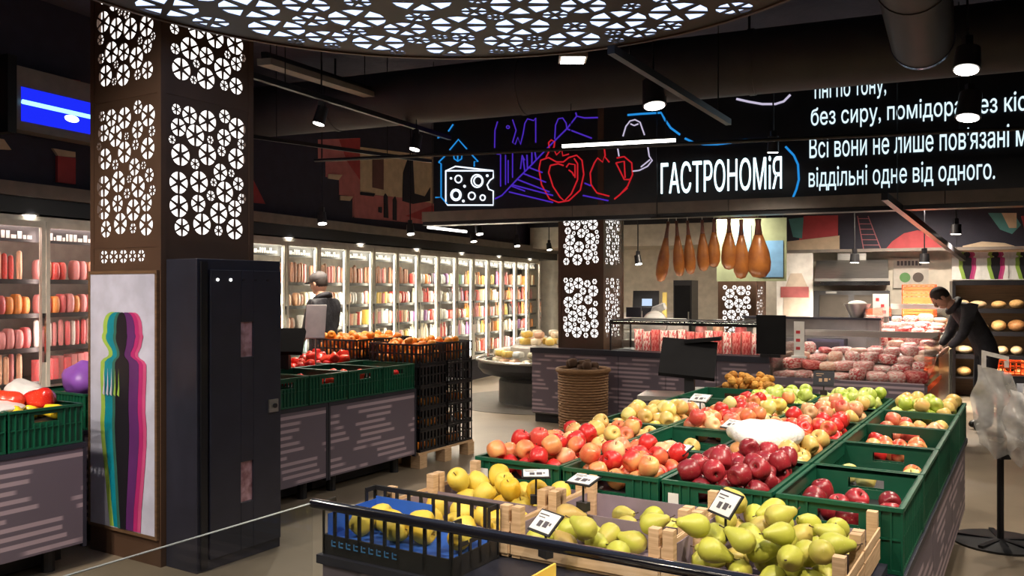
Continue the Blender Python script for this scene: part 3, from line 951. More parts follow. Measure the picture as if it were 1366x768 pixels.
# unseen spots added above the picture to light the fruit table and left stands
ov = [((1.95, 2.0, 3.05), (.55, 2.75, .85)), ((2.05, 3.1, 3.1), WA(-.8, 3.7, .85)), ((-.9, 1.2, 3.0), WA(-1.7, 3.0, .85)), ((.7, 1.1, 3.0), WA(-.9, 2.7, .85)),
      ((2.4, 3.95, 3.1), WA(-1.2, 5.0, .85)), ((-2.7, 2.3, 3.0), WA(-4.9, 2.2, .85)), ((-3.1, 1.6, 3.0), WA(-5.3, 2.6, .85))]
for i, (p, t_) in enumerate(ov):
    track_spot(p, t_, P_SP * 1.25, ('added unseen black spotlight over the near end of the apple table', 'added unseen black spotlight right of the round lamp over the apple table', 'added unseen black spotlight left of the viewer aimed at the pear crates', 'added unseen black spotlight over the viewer aimed at the pear crates',
               'added unseen black spotlight over the far apple crates', 'added unseen black spotlight over the left produce stand', 'second added unseen black spotlight above the left produce stand')[i])
for p, d, pw, lb_ in (((-2.75, 3.3, 3.1), (.5, .35, -1), 190, 'added unseen black spotlight beside the lattice column over the left aisle'), ((-2.2, .4, 3.1), (.15, .5, -1), 190, 'added unseen black spotlight behind the viewer over the left aisle'), ((3.4, 2.9, 3.1), (.0, .5, -1), 190, 'added unseen black spotlight over the right aisle by the bag stand'), ((-4.6, 3.0, 3.1), (-.4, .3, -1), 190, 'added unseen black spotlight over the meat fridge aisle')):  # unseen spots added to raise the general light in the aisles
    track_spot(p, Vector(p) + Vector(d), pw, lb_, angle=125)
# small spots below the fascia, over the fridge aisle
for px, py, Y in ((430, 298, 9.0), (548, 312, 10.6), (632, 322, 12.6), (690, 328, 13.2), (733, 333, 15.5), (1140, 350, 11.8), (1233, 350, 11.4), (1275, 312, 10.5), (852, 352, 11.5), (520 + 120, 312, 11.0)):
    p = atY(px, py, Y)
    kitchen = px > 1000
    track_spot(p, p + Vector((.15, -.25, -1.2)) if not kitchen else p + Vector((0, .05, -1)), 420 if kitchen else 110, {
        430: 'small black spotlight over the fridge aisle beside the lattice column', 548: 'small black spotlight under the cream painted house mural', 632: 'tilted black spotlight under the left end of the sign beam', 690: 'tilted black spotlight right of its twin under the sign beam',
        733: 'far black spotlight at the end of the fridge wall', 1140: 'black pendant spot over the steel hood', 1233: 'black pendant spot above the orange crates', 1275: 'bright spot at the end of the receding track', 852: 'small dark spotlight behind the lit column on the deli counter', 640: 'short black spotlight close to the lit bar under the beam'}[px],
        angle=140, r=.05 if not kitchen else .065, length=.12, hang=None)
bar = thing('linear_lamp', 'short lit bar lamp under the left end of the sign beam', 'lamp', atY(571, 303, 10.8))
dd = atY(622, 309, 11.3) - bar.location
MB().cbox(dd / 2, (dd.length, .03, .03), rot=dd.to_track_quat('X', 'Z').to_matrix()).obj('tube', emis('bar_tube', (1, .97, .92), 4.0), bar)
MB().cbox(dd / 2 + Vector((0, 0, .03)), (dd.length, .04, .028), rot=dd.to_track_quat('X', 'Z').to_matrix()).obj('housing', M_blackm, bar)
for k in (.1, .9):
    MB().cyl(dd * k + Vector((0, 0, .04)), (dd.x * k, dd.y * k, CEIL - bar.location.z), .004, n=6).obj('hanger', M_blackm, bar)

wl = thing('linear_lamp', 'short lit bar lamp under the bulkhead at the left edge', 'lamp', atY(-30, 226, 7.3))
dd = atY(26, 231, 7.5) - wl.location
MB().cbox(dd / 2, (dd.length, .03, .035), rot=dd.to_track_quat('X', 'Z').to_matrix()).obj('tube', emis('bar_tube', (1, .97, .92), 4.0), wl)
MB().cbox(dd / 2 + Vector((0, 0, .033)), (dd.length, .04, .028), rot=dd.to_track_quat('X', 'Z').to_matrix()).obj('housing', M_blackm, wl)
for k in (.1, .9):
    MB().cyl(dd * k + Vector((0, 0, .04)), (dd.x * k, dd.y * k, CEIL - wl.location.z), .004, n=6).obj('hanger', M_blackm, wl)
# ================================================================== fruit prototypes
def apple_mesh(name, m, squash=1.0, n=16):
    pr = [(0.0, -.030), (.012, -.034), (.022, -.0375), (.031, -.033), (.0385, -.018), (.041, 0.0), (.0395, .016), (.033, .029), (.022, .0355), (.012, .034), (.005, .026), (0.0, .022)]
    return MB().lathe([(r, z * squash) for r, z in pr], n).mesh(name, m, smooth='all')
def pear_mesh(name, m, n=14):
    pr = [(0, -.040), (.010, -.043), (.022, -.040), (.034, -.026), (.0385, -.008), (.035, .012), (.026, .031), (.018, .046), (.014, .057), (.008, .063), (0, .064)]
    return MB().lathe(pr, n).mesh(name, m, smooth='all')
STEM = MB().tube([(0, 0, .022), (.001, 0, .032), (.005, 0, .043)], [.0018, .0016, .0022], 5).mesh('stem', M_stem)
PSTEM = MB().tube([(0, 0, .062), (.003, 0, .072), (.009, .002, .082)], [.0022, .0018, .0026], 5).mesh('stem', M_stem)
def pepper_mesh(name, m, n=16):
    s = MB(); k = 9
    pr = [(0, -.045), (.02, -.047), (.032, -.04), (.036, -.015), (.040, .012), (.042, .03), (.034, .042), (.015, .043), (0, .034)]
    s.lathe(pr, n)
    s.v = [(x * (1 + .10 * math.cos(4 * math.atan2(y, x))), y * (1 + .10 * math.cos(4 * math.atan2(y, x))), z) for x, y, z in s.v]
    return s.mesh(name, m, smooth='all')
CALYX = MB().tube([(0, 0, .034), (0, .002, .05), (.006, .004, .064)], [.008, .004, .005], 6).mesh('stem', mat('pepper_stem', (.06, .2, .03), .6))
KIND = {
    'gala': ('red_apple', apple_mesh('red_yellow_apple', F_gala), STEM, 'apple', .041),
    'dark': ('dark_red_apple', apple_mesh('dark_red_apple', F_dark, 1.08), STEM, 'apple', .041),
    'green': ('green_apple', apple_mesh('green_apple', F_green), STEM, 'apple', .041),
    'yellow': ('yellow_apple', apple_mesh('yellow_apple', F_yell), STEM, 'apple', .041),
    'pink': ('pink_apple', apple_mesh('pink_apple', F_pink), STEM, 'apple', .041),
    'pale': ('pale_apple', apple_mesh('pale_apple', F_cream), STEM, 'apple', .041),
    'pear': ('pear', pear_mesh('pear', F_pear), PSTEM, 'pear', .044),
    'quince': ('quince', apple_mesh('quince', F_quince, 1.12), STEM, 'quince', .042),
    'mandarin': ('mandarin', apple_mesh('mandarin', F_mand, .85), None, 'mandarin', .036),
    'pepper': ('red_pepper', pepper_mesh('red_pepper', F_pep), CALYX, 'pepper', .045),
    'ypepper': ('yellow_pepper', pepper_mesh('yellow_pepper', F_pepy), CALYX, 'pepper', .045),
    'tomato': ('tomato', apple_mesh('tomato', F_pep, .85), None, 'tomato', .038),
}
def pack(w, d, n, r, seed, bias=None, tries=26):
    """drop spheres into a box one by one, each at the lowest spot tried"""
    q = random.Random(seed); out = []
    for i in range(n):
        best = None
        for _ in range(tries):
            if bias:
                x = max(-w / 2 + r, min(w / 2 - r, q.gauss(bias[0], bias[2]))); y = max(-d / 2 + r, min(d / 2 - r, q.gauss(bias[1], bias[2])))
            else:
                x = q.uniform(-w / 2 + r, w / 2 - r); y = q.uniform(-d / 2 + r, d / 2 - r)
            z = r
            for a, b, c in out:
                dd = (x - a) ** 2 + (y - b) ** 2
                if dd < 4 * r * r:
                    z = max(z, c + math.sqrt(4 * r * r - dd))
            if best is None or z < best[2]:
                best = (x, y, z)
        out.append(best)
    return out
def fruit(kind, loc, rot, label, group, stem=True, s=1.0):
    nm, me, st, cat, r = KIND[kind]
    o = link(nm, me, None, loc)
    o.rotation_euler = rot
    o.scale = (s, s, s)
    tag(o, label, cat, group)
    if stem and st is not None:
        link('stem', st, o)
    return o
def fill(origin, yaw, w, d, n, kind, label, group, seed, r=None, stem=True, bias=None, mix=None, tries=220):
    """heap fruit on a tray whose centre is origin (world)"""
    q = random.Random(seed * 13 + 1)
    r0 = KIND[kind][4] if r is None else r
    for (x, y, z) in pack(w, d, n, r0, seed, bias, tries):
        p = Vector(origin) + Matrix.Rotation(yaw, 3, 'Z') @ Vector((x, y, z))
        k, lb, gr = kind, label, group
        if mix and q.random() < mix[1]:
            k, lb, gr = mix[0], mix[2], mix[3]
        if k == 'pear':
            rot = Euler((R(q.uniform(60, 112)), 0, q.uniform(0, 2 * PI)))
        elif k in ('gala', 'dark', 'green', 'yellow', 'pink', 'pale', 'quince', 'tomato', 'mandarin'):
            rot = Euler((R(q.gauss(0, 45)), R(q.gauss(0, 45)), q.uniform(0, 6.28)))
        else:
            rot = Euler((q.uniform(0, 6.28), q.uniform(0, 6.28), q.uniform(0, 6.28)))
        fruit(k, p, rot, lb, gr, stem, q.uniform(.93, 1.04) * r0 / KIND[k][4])

# ------------------------------------------------------------------ folding plastic crate
GW, GD, GH = .405, .585, .215
def wall_mesh(L, h, m, hand, lattice):
    """one crate wall: outer face toward -Y, length L along X"""
    s = MB()
    t = .006
    hh = (h - .075, h - .035); hw = .065
    if hand:
        s.box(-L / 2, -hw, 0, t, 0, h).box(hw, L / 2, 0, t, 0, h).box(-hw, hw, 0, t, 0, hh[0]).box(-hw, hw, 0, t, hh[1], h)
    elif lattice:
        s.box(-L / 2, L / 2, 0, t, 0, .05).box(-L / 2, L / 2, 0, t, h - .055, h)
        s.box(-L / 2, L / 2, 0, t, h * .46, h * .46 + .02)
    else:
        s.box(-L / 2, L / 2, 0, t, 0, h)
    s.box(-L / 2, L / 2, -.012, t, h - .014, h).box(-L / 2, L / 2, -.008, 0, .0, .012)
    s.box(-L / 2, L / 2, -.006, 0, h * .5, h * .5 + .006)
    k = int(L / .032)
    for i in range(k + 1):
        x = -L / 2 + .004 + (L - .008) * i / k
        if hand and abs(x) < hw + .01:
            s.box(x - .003, x + .003, -.008, 0, .012, hh[0] - .005)
        else:
            s.box(x - .003, x + .003, -.008, t if lattice else 0, .012, h - .014)
    return s.mesh('crate_wall', m)
def crate_proto(name, w, d, h, m, tray_z, tray_m, label=None):
    t = thing(name, 'crate', 'crate')
    for sy in (-1, 1):
        o = link('end_wall', wall_mesh(w - .004, h, m, True, False) if sy < 0 else t.children[0].data, t, (0, sy * d / 2 - sy * .012, 0), 0 if sy < 0 else PI)
    first = None
    for sx in (-1, 1):
        if first is None:
            first = wall_mesh(d - .03, h, m, False, True)
        link('side_wall', first, t, (sx * w / 2 - sx * .012, 0, 0), sx * PI / 2)
    b = MB().box(-w / 2 + .008, w / 2 - .008, -d / 2 + .008, d / 2 - .008, .0, .008)
    b.obj('base', m, t)
    if tray_z is not None:
        MB().box(-w / 2 + .02, w / 2 - .02, -d / 2 + .02, d / 2 - .02, tray_z - .004, tray_z).obj('packing_tray', tray_m, t)
    return t
gp_full = crate_proto('green_crate', GW, GD, GH, M_green, .137, M_black)
gp_low = crate_proto('green_crate', GW, GD, GH, M_green, .105, M_black)
gp_flat = crate_proto('green_crate', GW, GD, GH, M_green, None, M_black)
protos = [gp_full, gp_low, gp_flat]

# ------------------------------------------------------------------ apple table
TU0, TV0 = -2.01, 2.965
tb = thing('produce_table', 'long mauve display table carrying the green apple crates', 'table', WA(TU0, TV0, 0), -YA)
TW, TL = 1.66, 2.98
CZ = .632
MB().box(.0, TW, .0, TL, CZ - .03, CZ - .002).obj('table_top', M_char, tb)
MB().box(.03, TW - .03, .02, .04, .2, CZ - .03).obj('front_panel', M_panel, tb)
MB().box(.03, TW - .03, TL - .04, TL - .02, .2, CZ - .03).obj('back_panel', M_panel, tb)
for i in range(3):
    a, b = .04 + (TL - .08) / 3 * i, .04 + (TL - .08) / 3 * (i + 1)
    MB().box(TW - .03, TW - .012, a + .006, b - .006, .2, CZ - .03).obj('side_panel', M_panel, tb)
    MB().box(.012, .03, a + .006, b - .006, .2, CZ - .03).obj('side_panel', M_panel, tb)
for x in (.1, TW - .1):
    for y in (.12, TL / 2, TL - .12):
        MB().box(x - .03, x + .03, y - .03, y + .03, 0, .2).obj('foot', M_kick, tb)

ROWS = ['front', 'second', 'third', 'fourth', 'back']
COLS = ['leftmost', 'centre-left', 'centre-right', 'rightmost']
# kind, count, tray, bias, mix
LAY = {
    (0, 0): ('gala', 36, 'full', None, ('pink', .25)), (0, 1): ('gala', 32, 'full', None, ('pink', .25)), (0, 2): ('dark', 38, 'full', None, None), (0, 3): ('dark', 12, 'low', (-.05, -.12, .12), None),
    (1, 0): ('pale', 30, 'full', (.06, -.1, .12), ('gala', .4)), (1, 1): ('pale', 9, 'low', (.05, -.1, .1), ('green', .4)), (1, 2): ('pale', 26, 'full', None, None), (1, 3): ('gala', 5, 'low', (.0, -.1, .1), ('yellow', .4)),
    (2, 0): ('pale', 34, 'full', None, ('yellow', .3)), (2, 1): ('pink', 34, 'full', None, ('gala', .3)), (2, 2): ('gala', 32, 'full', None, ('pink', .3)), (2, 3): ('gala', 14, 'low', None, None),
    (3, 0): ('pale', 6, 'low', None, None), (3, 1): ('yellow', 36, 'full', None, ('gala', .45)), (3, 2): ('pink', 34, 'full', None, ('pale', .35)), (3, 3): ('pink', 20, 'low', None, ('pale', .3)),
    (4, 0): None, (4, 1): ('green', 32, 'full', None, None), (4, 2): ('green', 34, 'full', None, None), (4, 3): ('pale', 32, 'full', None, ('green', .5)),
}
NAMES = {'gala': 'red and yellow apple', 'dark': 'dark red apple', 'green': 'green apple', 'yellow': 'yellow apple', 'pink': 'pink and cream apple', 'pale': 'pale yellow apple', 'pear': 'yellow green pear', 'quince': 'round yellow quince'}
seed = 100
for r in range(5):
    for c in range(4):
        u = TU0 + .2075 + c * .415; v = TV0 + .298 + r * .596
        L_ = LAY[(r, c)]
        pr = gp_flat if L_ is None else (gp_full if L_[2] == 'full' else gp_low)
        cr = copy_tree(pr)
        place(cr, WA(u, v, CZ), -YA)
        where = '%s %s-row crate' % (COLS[c], ROWS[r])
        tag(cr, '%s green crate in the %s row of the apple table%s' % (COLS[c], ROWS[r], ', nearly empty' if (L_ is None or L_[2] == 'low') else ', heaped with fruit'), 'crate', 'green crates on the apple table')
        if L_:
            k, n, tz, bias, mix = L_
            seed += 1
            z = CZ + (.137 if tz == 'full' else .105)
            lab = '%s in the %s on the apple table' % (NAMES[k], where)
            mx = None
            if mix:
                mx = (mix[0], mix[1], '%s in the %s on the apple table' % (NAMES[mix[0]], where), 'apples on the display table')
            fill(WA(u, v, z), -YA, GW - .05, GD - .05, n, k, lab, 'apples on the display table', seed, stem=(r < 2), bias=bias, mix=mx)
        if r == 0:
            # paper label and price sticker on the end wall
            MB().box(-.175, -.135, -.013, -.0125, .06, .17).obj('paper_label', M_paper if c != 3 else mat('yellow_label', (.75, .6, .25), .7), cr, loc=(0, -GD / 2 + .012, 0)) if c in (0, 2) else None

# netted white garlic bag and film bags lying on the crates
M_net = mat('white_net', (0.86, 0.84, 0.78), .6, bump=.5, bscale=70)
def lump_bag(name, label, cat, p, size, m, seed, rz=0, mats2=None, lump=.3):
    q = random.Random(seed)
    s = MB()
    s.ell((0, 0, 0), size, 20, 12)
    vs = []
    ph = [q.uniform(0, 6.28) for _ in range(6)]
    for x, y, z in s.v:
        k = 1 + lump * .3 * (math.sin(x * 38 + ph[0]) * math.sin(y * 41 + ph[1]) + .6 * math.sin(z * 45 + ph[2] + x * 20))
        vs.append((x * k, y * k, max(z * k, -size[2] * .75)))
    s.v = vs
    o = s.obj(name, m, None, smooth='all', loc=(p[0], p[1], p[2] + size[2] * .75), rz=rz)
    tag(o, label, cat)
    return o
p = WA(TU0 + .2075 + 2 * .415 - .05, TV0 + .298 + .596, CZ + .137 + .085)
lump_bag('garlic_net', 'bright white net bag lying in the second row of apple crates', 'bag', p, (.17, .2, .06), M_net, 3, -YA)
M_film = film('clear_film', (.9, .9, .88), .5)
p = WA(TU0 + .16, TV0 + .298 + 3 * .596, CZ + .15)
lump_bag('plastic_bag', 'crumpled clear plastic bag on the leftmost crate of the fourth row', 'bag', p, (.13, .16, .05), M_film, 4, -YA)

# ------------------------------------------------------------------ wooden crates with pears and quinces
def wood_crate(label, u0, u1, v0, v1, ztop, low_front=True):
    w, d = u1 - u0, v1 - v0
    h = .165
    t = thing('wooden_crate', label, 'crate', WA((u0 + u1) / 2, (v0 + v1) / 2, ztop - h), -YA, 'wooden crates before the apple table')
    for sx in (-1, 1):
        for sy in (-1, 1):
            x = sx * (w / 2 - .016); y = sy * (d / 2 - .016)
            MB().box(x - .016, x + .016, y - .016, y + .016, 0, h).obj('corner_post', M_wood, t)
    for sy in (-1, 1):
        y0, y1 = sorted((sy * d / 2, sy * (d / 2 + .006)))
        MB().box(-w / 2, w / 2, y0, y1, .012, .078).obj('long_board', M_woodh, t)
    for sx in (-1, 1):
        x0, x1 = sorted((sx * w / 2, sx * (w / 2 + .005)))
        MB().box(x0, x1, -d / 2, d / 2, .012, .075).obj('end_board', M_wood, t)
        MB().box(x0, x1, -d / 2, d / 2, .083, .112).obj('end_board', M_wood, t)
    for i in range(4):
        y = -d / 2 + d * (i + .5) / 4
        MB().box(-w / 2, w / 2, y - d / 8 + .004, y + d / 8 - .004, 0, .008).obj('base_slat', M_woodh, t)
    li = MB()
    li.box(-w / 2 + .033, w / 2 - .033, d / 2 - .006, d / 2 - .003, .01, .098).box(-w / 2 + .033, w / 2 - .033, -d / 2 + .003, -d / 2 + .006, .01, .08)
    li.box(-w / 2 + .003, -w / 2 + .006, -d / 2 + .033, d / 2 - .033, .01, .10).box(w / 2 - .006, w / 2 - .003, -d / 2 + .033, d / 2 - .033, .01, .10)
    li.box(-w / 2 + .006, w / 2 - .006, -d / 2 + .006, d / 2 - .006, .009, .012)
    li.obj('paper_liner', M_liner, t)
    return t
WZ = .84
US = [(-1.985, -1.465), (-1.452, -.945), (-.932, -.425)]
VS = [(2.655, 2.94), (2.368, 2.645)]
WL = [['rear left', 'rear middle', 'rear right'], ['front left', 'front middle', 'front right']]
# folded lower table under the wooden crates
lt = thing('produce_table', 'low front display table under the wooden pear crates', 'table', WA(-2.03, 2.07, 0), -YA)
LW, LD, LH = 1.63, .88, WZ - .168
MB().box(0, LW, .0, LD, LH - .03, LH - .002).obj('table_top', M_char, lt)
MB().box(.02, LW - .02, .01, .03, .15, LH - .03).obj('front_panel', M_panel, lt)
MB().box(.01, .03, .03, LD - .02, .15, LH - .03).obj('side_panel', M_panel, lt)
MB().box(LW - .03, LW - .01, .03, LD - .02, .15, LH - .03).obj('side_panel', M_panel, lt)
for x in (.08, LW - .08):
    for y in (.08, LD - .08):
        MB().box(x - .03, x + .03, y - .03, y + .03, 0, .15).obj('foot', M_kick, lt)
WF = {(0, 0): ('quince', 18, None), (0, 1): ('pear', 6, (.1, .0, .12)), (0, 2): ('pear', 20, None), (1, 0): ('quince', 9, (-.02, .06, .12)), (1, 1): ('pear', 12, (-.10, .0, .08)), (1, 2): ('pear', 21, None)}
for r in range(2):
    for c in range(3):
        (u0, u1), (v0, v1) = US[c], VS[r]
        k, n, bias = WF[(r, c)]
        wood_crate('%s raw wooden crate of %s before the green crates' % (WL[r][c], 'quinces' if k == 'quince' else 'pears'), u0, u1, v0, v1, WZ)
        seed += 1
        zz = WZ - .165 + .0125
        fill(WA((u0 + u1) / 2, (v0 + v1) / 2, zz), -YA, u1 - u0 - .045, v1 - v0 - .03, n, k, '%s in the %s wooden crate' % (NAMES[k], WL[r][c]), 'fruit in the wooden crates', seed, bias=bias, r=.043)
# black slotted crate with a blue liner
def lattice_crate(name, label, w, d, h, m, loc, rz, group=None, bw=.006, step=.05, cut=False):
    t = thing(name, label, 'crate', loc, rz, group)
    for i, (L, off, a) in enumerate(((w, d / 2, 0), (w, d / 2, PI), (d, w / 2, PI / 2), (d, w / 2, -PI / 2))):
        s = MB()
        th = .006
        if cut and i >= 2:
            s.box(-L / 2, -L * .28, -th, 0, h - .016, h).box(L * .28, L / 2, -th, 0, h - .016, h).box(-L * .28, L * .28, -th, 0, h * .5, h * .5 + .014)
        else:
            s.box(-L / 2, L / 2, -th - .004, 0, h - .016, h)
        s.box(-L / 2, L / 2, -th, 0, 0, h * .36 if cut else .02)
        if not cut:
            s.box(-L / 2, L / 2, -th, 0, h * .5, h * .5 + .012)
        k = max(2, int(L / step))
        for j in range(k + 1):
            x = -L / 2 + L * j / k
            hh = h - .008 if not (cut and i >= 2 and abs(x) < L * .28) else h * .5
            s.box(max(-L / 2, x - bw), min(L / 2, x + bw), -th, 0, .01, hh)
        rot = Matrix.Rotation(a, 3, 'Z')
        o = s.obj('crate_wall', m, t, loc=rot @ Vector((0, -off + th + .004, 0)), rz=a)
    MB().box(-w / 2 + .006, w / 2 - .006, -d / 2 + .006, d / 2 - .006, .002, .008).obj('base', m, t)
    return t
bu0, bu1, bv0, bv1 = -2.02, -1.49, 2.085, 2.355
bc = lattice_crate('black_crate', 'black slotted plastic crate with blue paper and a few lemons behind the rail', bu1 - bu0, bv1 - bv0, .175, M_black, WA((bu0 + bu1) / 2, (bv0 + bv1) / 2, LH), -YA, cut=True)
MB().box(-.25, .25, -.122, .122, .055, .058).obj('blue_paper', M_blue, bc)
MB().box(-.25, -.247, -.122, .122, .058, .13).box(-.247, .0, .119, .122, .058, .14).obj('blue_paper_edge', M_blue, bc)
# blue printed strokes on the crate's front
s = MB()
q = random.Random(5)
for i in range(9):
    x = -.22 + i * .032
    s.box(x, x + .018, -.1365, -.1355, .03, .034).box(x, x + .004, -.1365, -.1355, .03, .05)
    s.box(x + .008, x + .018, -.1365, -.1355, .043, .047)
s.obj('blue_print', mat('blue_print', (.05, .2, .45), .6), bc)
fill(WA((bu0 + bu1) / 2 + .03, (bv0 + bv1) / 2, LH + .059), -YA, bu1 - bu0 - .06, bv1 - bv0 - .04, 8, 'quince', 'yellow quince lying on blue paper in the black crate', 'quinces in the black crate', 777)

# ------------------------------------------------------------------ price tags on clips
def price_tag(loc, tilt, rz, label, h=.07, black=False, w=.095, hh=.068, name='price_tag'):
    t = thing(name, label, 'price tag', loc, rz, 'price tags')
    MB().cyl((0, 0, -h), (0, 0, 0), .004, n=6).obj('stem', M_black, t)
    MB().box(-.02, .02, -.014, .014, -h - .03, -h).obj('clip', M_black, t)
    rot = Matrix.Rotation(R(tilt), 3, 'X')
    fr_ = MB().cbox((0, 0, 0), (w + .012, hh + .012, .005), rot=rot).obj('card_frame', M_black, t)
    nrm = rot @ Vector((0, 0, 1))
    MB().cbox(nrm * .004, (w, hh, .002), rot=rot).obj('card', M_black if black else M_paper, t)
    s = MB()
    for (x, y, a, b) in ((-.02, .022, .045, .004), (-.024, .012, .03, .003), (.012, -.008, .02, .022), (-.015, -.01, .018, .022), (.03, -.004, .008, .01)):
        s.cbox(nrm * .0056 + rot @ Vector((x * w / .095, y * hh / .068, 0)), (a, b, .0006), rot=rot)
    s.obj('print', M_ink if not black else M_card, t)
    return t
PT = [((728, 697), 2.60, 42, -.75, 'large white price tag between the quince and middle pear crates', 1), ((968, 672), 2.58, 52, -1.0, 'large white price tag standing before the dark red apples', 1.05),
      ((778, 640), 2.93, 14, -.5, 'flat lying white price tag at the front of the second green crate', .95), ((715, 632), 3.05, 10, .2, 'thin tilted price tag before the leftmost green crate', .95),
      ((906, 599), 3.55, 25, -.7, 'pale price tag above the red apples beside the dark red ones', .95), ((978, 566), 4.2, 25, -.75, 'small price tag before the pink apples in the third row', 1), ((934, 531), 4.9, 25, -.5, 'small price tag over the nearly empty left crate', 1.1)]
for (px, py), Y, tilt, rz, lb_, k in PT:
    price_tag(atY(px, py, Y), tilt, rz - .2, lb_, w=.095 * k, hh=.068 * k, h=.075)
price_tag(WA(-1.10, 5.45, 1.0), 60, -.45, 'black price board on a clip among the green apples', h=.07, black=True, w=.11, hh=.09)

# ------------------------------------------------------------------ glass case in front of the viewer
gc = thing('glass_case', 'low glass produce case with a black top rail nearest the viewer', 'display case', WA(-2.04, 2.065, 0), -YA)
GL, GV = 2.6, -1.5
MB().tube([(0, 0, WZ), (GL, 0, WZ)], .0165, 12).obj('black_rail', mat('gloss_black', (.008, .008, .012), .12), gc, smooth=True)
MB().box(.0, GL, -.004, .004, .12, WZ - .013).obj('back_glass', M_glass, gc)
MB().box(-.004, .004, GV, -.006, .12, WZ).obj('side_glass', glass('side_glass', (.9, .92, .91), .08), gc)
MB().box(-.0045, .0045, GV, -.006, WZ, WZ + .002).obj('glass_edge', mat('glass_edge', (.55, .6, .56), .2), gc)
MB().box(.9, GL, GV, -.02, .0, .12).obj('base', M_char, gc)
MB().box(.85, GL, GV, -.03, .62, .64).obj('shelf', M_grey, gc)
for x in (.95, GL - .1):
    MB().box(x - .02, x + .02, -.4, -.06, .12, .62).obj('shelf_support', M_blackm, gc)
bx_ = thing('carton_tray', 'orange and yellow printed carton tray inside the glass case', 'tray', WA(-1.11, 1.78, .642), -YA)
MB().box(0, .006, -.25, .25, 0, .165).obj('side_wall', mat('orange_print', (.85, .42, .06), .5, col2=(.85, .62, .1), scale=3), bx_)
MB().box(.52, .526, -.25, .25, 0, .12).obj('side_wall', M_card, bx_)
MB().box(.006, .52, .244, .25, 0, .13).box(.006, .52, -.25, -.244, 0, .13).obj('end_wall', M_woodh, bx_)
MB().box(.006, .52, -.244, .244, 0, .006).obj('base', M_card, bx_)
M_mush = mat('mushroom_white', (.8, .74, .62), .7)
ME_m = MB().lathe([(0, -.025), (.012, -.025), (.013, -.002), (.03, -.004), (.036, .006), (.03, .02), (.015, .029), (0, .031)], 16).mesh('white_mushroom', M_mush, smooth='all')
for i, (x, y, z) in enumerate(pack(.46, .44, 52, .036, 55)):
    o = link('white_mushroom', ME_m, None, WA(-1.11, 1.78, .65) + Matrix.Rotation(-YA, 3, 'Z') @ Vector((x + .265, y, z)))
    o.rotation_euler = (rnd.gauss(0, .3), rnd.gauss(0, .3), rnd.uniform(0, 6))
    tag(o, 'white round mushroom in the carton tray inside the glass case', 'mushroom', 'mushrooms in the glass case')

# ------------------------------------------------------------------ left produce stands
def stand(label, v0, v1, u1=-4.5, depth=1.2, name='produce_stand', top=.70):
    t = thing(name, label, 'stand', WA(u1, v0, 0), -YA)
    L = v1 - v0
    MB().box(-depth, 0, 0, L, top - .03, top - .002).obj('stand_top', M_char, t)
    MB().box(-.03, -.004, .02, L - .02, .14, top - .03).obj('front_panel', M_panel, t)
    MB().box(-.034, -.001, .0, .02, .12, top - .03).obj('edge_post', M_char, t)
    MB().box(-.034, -.001, L - .02, L, .12, top - .03).obj('edge_post', M_char, t)
    MB().box(-depth, -.04, L - .02, L - .001, .2, top - .03).obj('end_panel', M_panel, t)
    MB().box(-depth, -.04, .001, .02, .2, top - .03).obj('end_panel', M_panel, t)
    for x in (-.12, -depth + .12):
        for y in (.15, L - .15):
            MB().cyl((x, y, 0), (x, y, .2), .035, n=10).obj('foot', M_kick, t)
    MB().box(-depth + .2, -.2, .03, L - .03, .02, .199).obj('kick_and_shade_board', M_kick, t)  # dark box put in for the shade under the stand
    return t
stand('mauve produce stand next to the stacked black crates', 4.72, 5.78)
stand('mauve produce stand directly behind the charcoal cabinet', 3.70, 4.715)
stand('mauve produce stand at the left edge beside the poster column', 1.77, 2.81)
stand('small mauve stand squeezed behind the poster column', 3.0, 3.66, u1=-4.86, depth=.84)
stand('mauve produce stand nearest the viewer on the far left', .70, 1.76)
GZ = .70
crv = []
v = 5.56
while v > 3.9:
    crv.append(v); v -= .415
crl = [2.59, 2.175, 1.76, 1.345, .93]
for i, v in enumerate(crv + crl):
    left = i >= len(crv)
    nth = ['first', 'second', 'third', 'fourth', 'fifth', 'sixth'][i - len(crv) if left else i]
    side = 'left stand from the poster column' if left else 'right stand from the black crates'
    for dp in range(2):
        pr = gp_full if dp == 1 or left else gp_low
        cr = copy_tree(pr)
        place(cr, WA(-4.5 - .294 - dp * .59, v, GZ), -YA + PI / 2)
        tag(cr, '%s green crate in the %s row of the %s' % (nth, ('front', 'back')[dp], side), 'crate', 'green crates on the left stands')
        seed += 1
        o = WA(-4.5 - .294 - dp * .59, v, GZ + (.137 if pr is gp_full else .105))
        if not left:
            k = [('tomato', 6), ('pepper', 5), ('tomato', 10), ('pepper', 4)][i % 4] if dp == 0 else [('pepper', 24), ('tomato', 30), ('pepper', 30), ('tomato', 26)][i % 4]
        else:
            k = [('tomato', 20), ('pepper', 16), ('ypepper', 14), ('tomato', 14), ('ypepper', 14)][i % 5] if dp == 0 else [('pepper', 22), ('ypepper', 26), ('ypepper', 26), ('pepper', 20), ('ypepper', 20)][i % 5]
        nm = {'tomato': 'glossy red tomato', 'pepper': 'red bell pepper', 'ypepper': 'yellow bell pepper'}[k[0]]
        fill(o, -YA + PI / 2, GW - .05, GD - .05, k[1], k[0], '%s in %s %s-row crate of the %s' % (nm, nth, ('front', 'back')[dp], side), 'vegetables on the left stands', seed, stem=False)
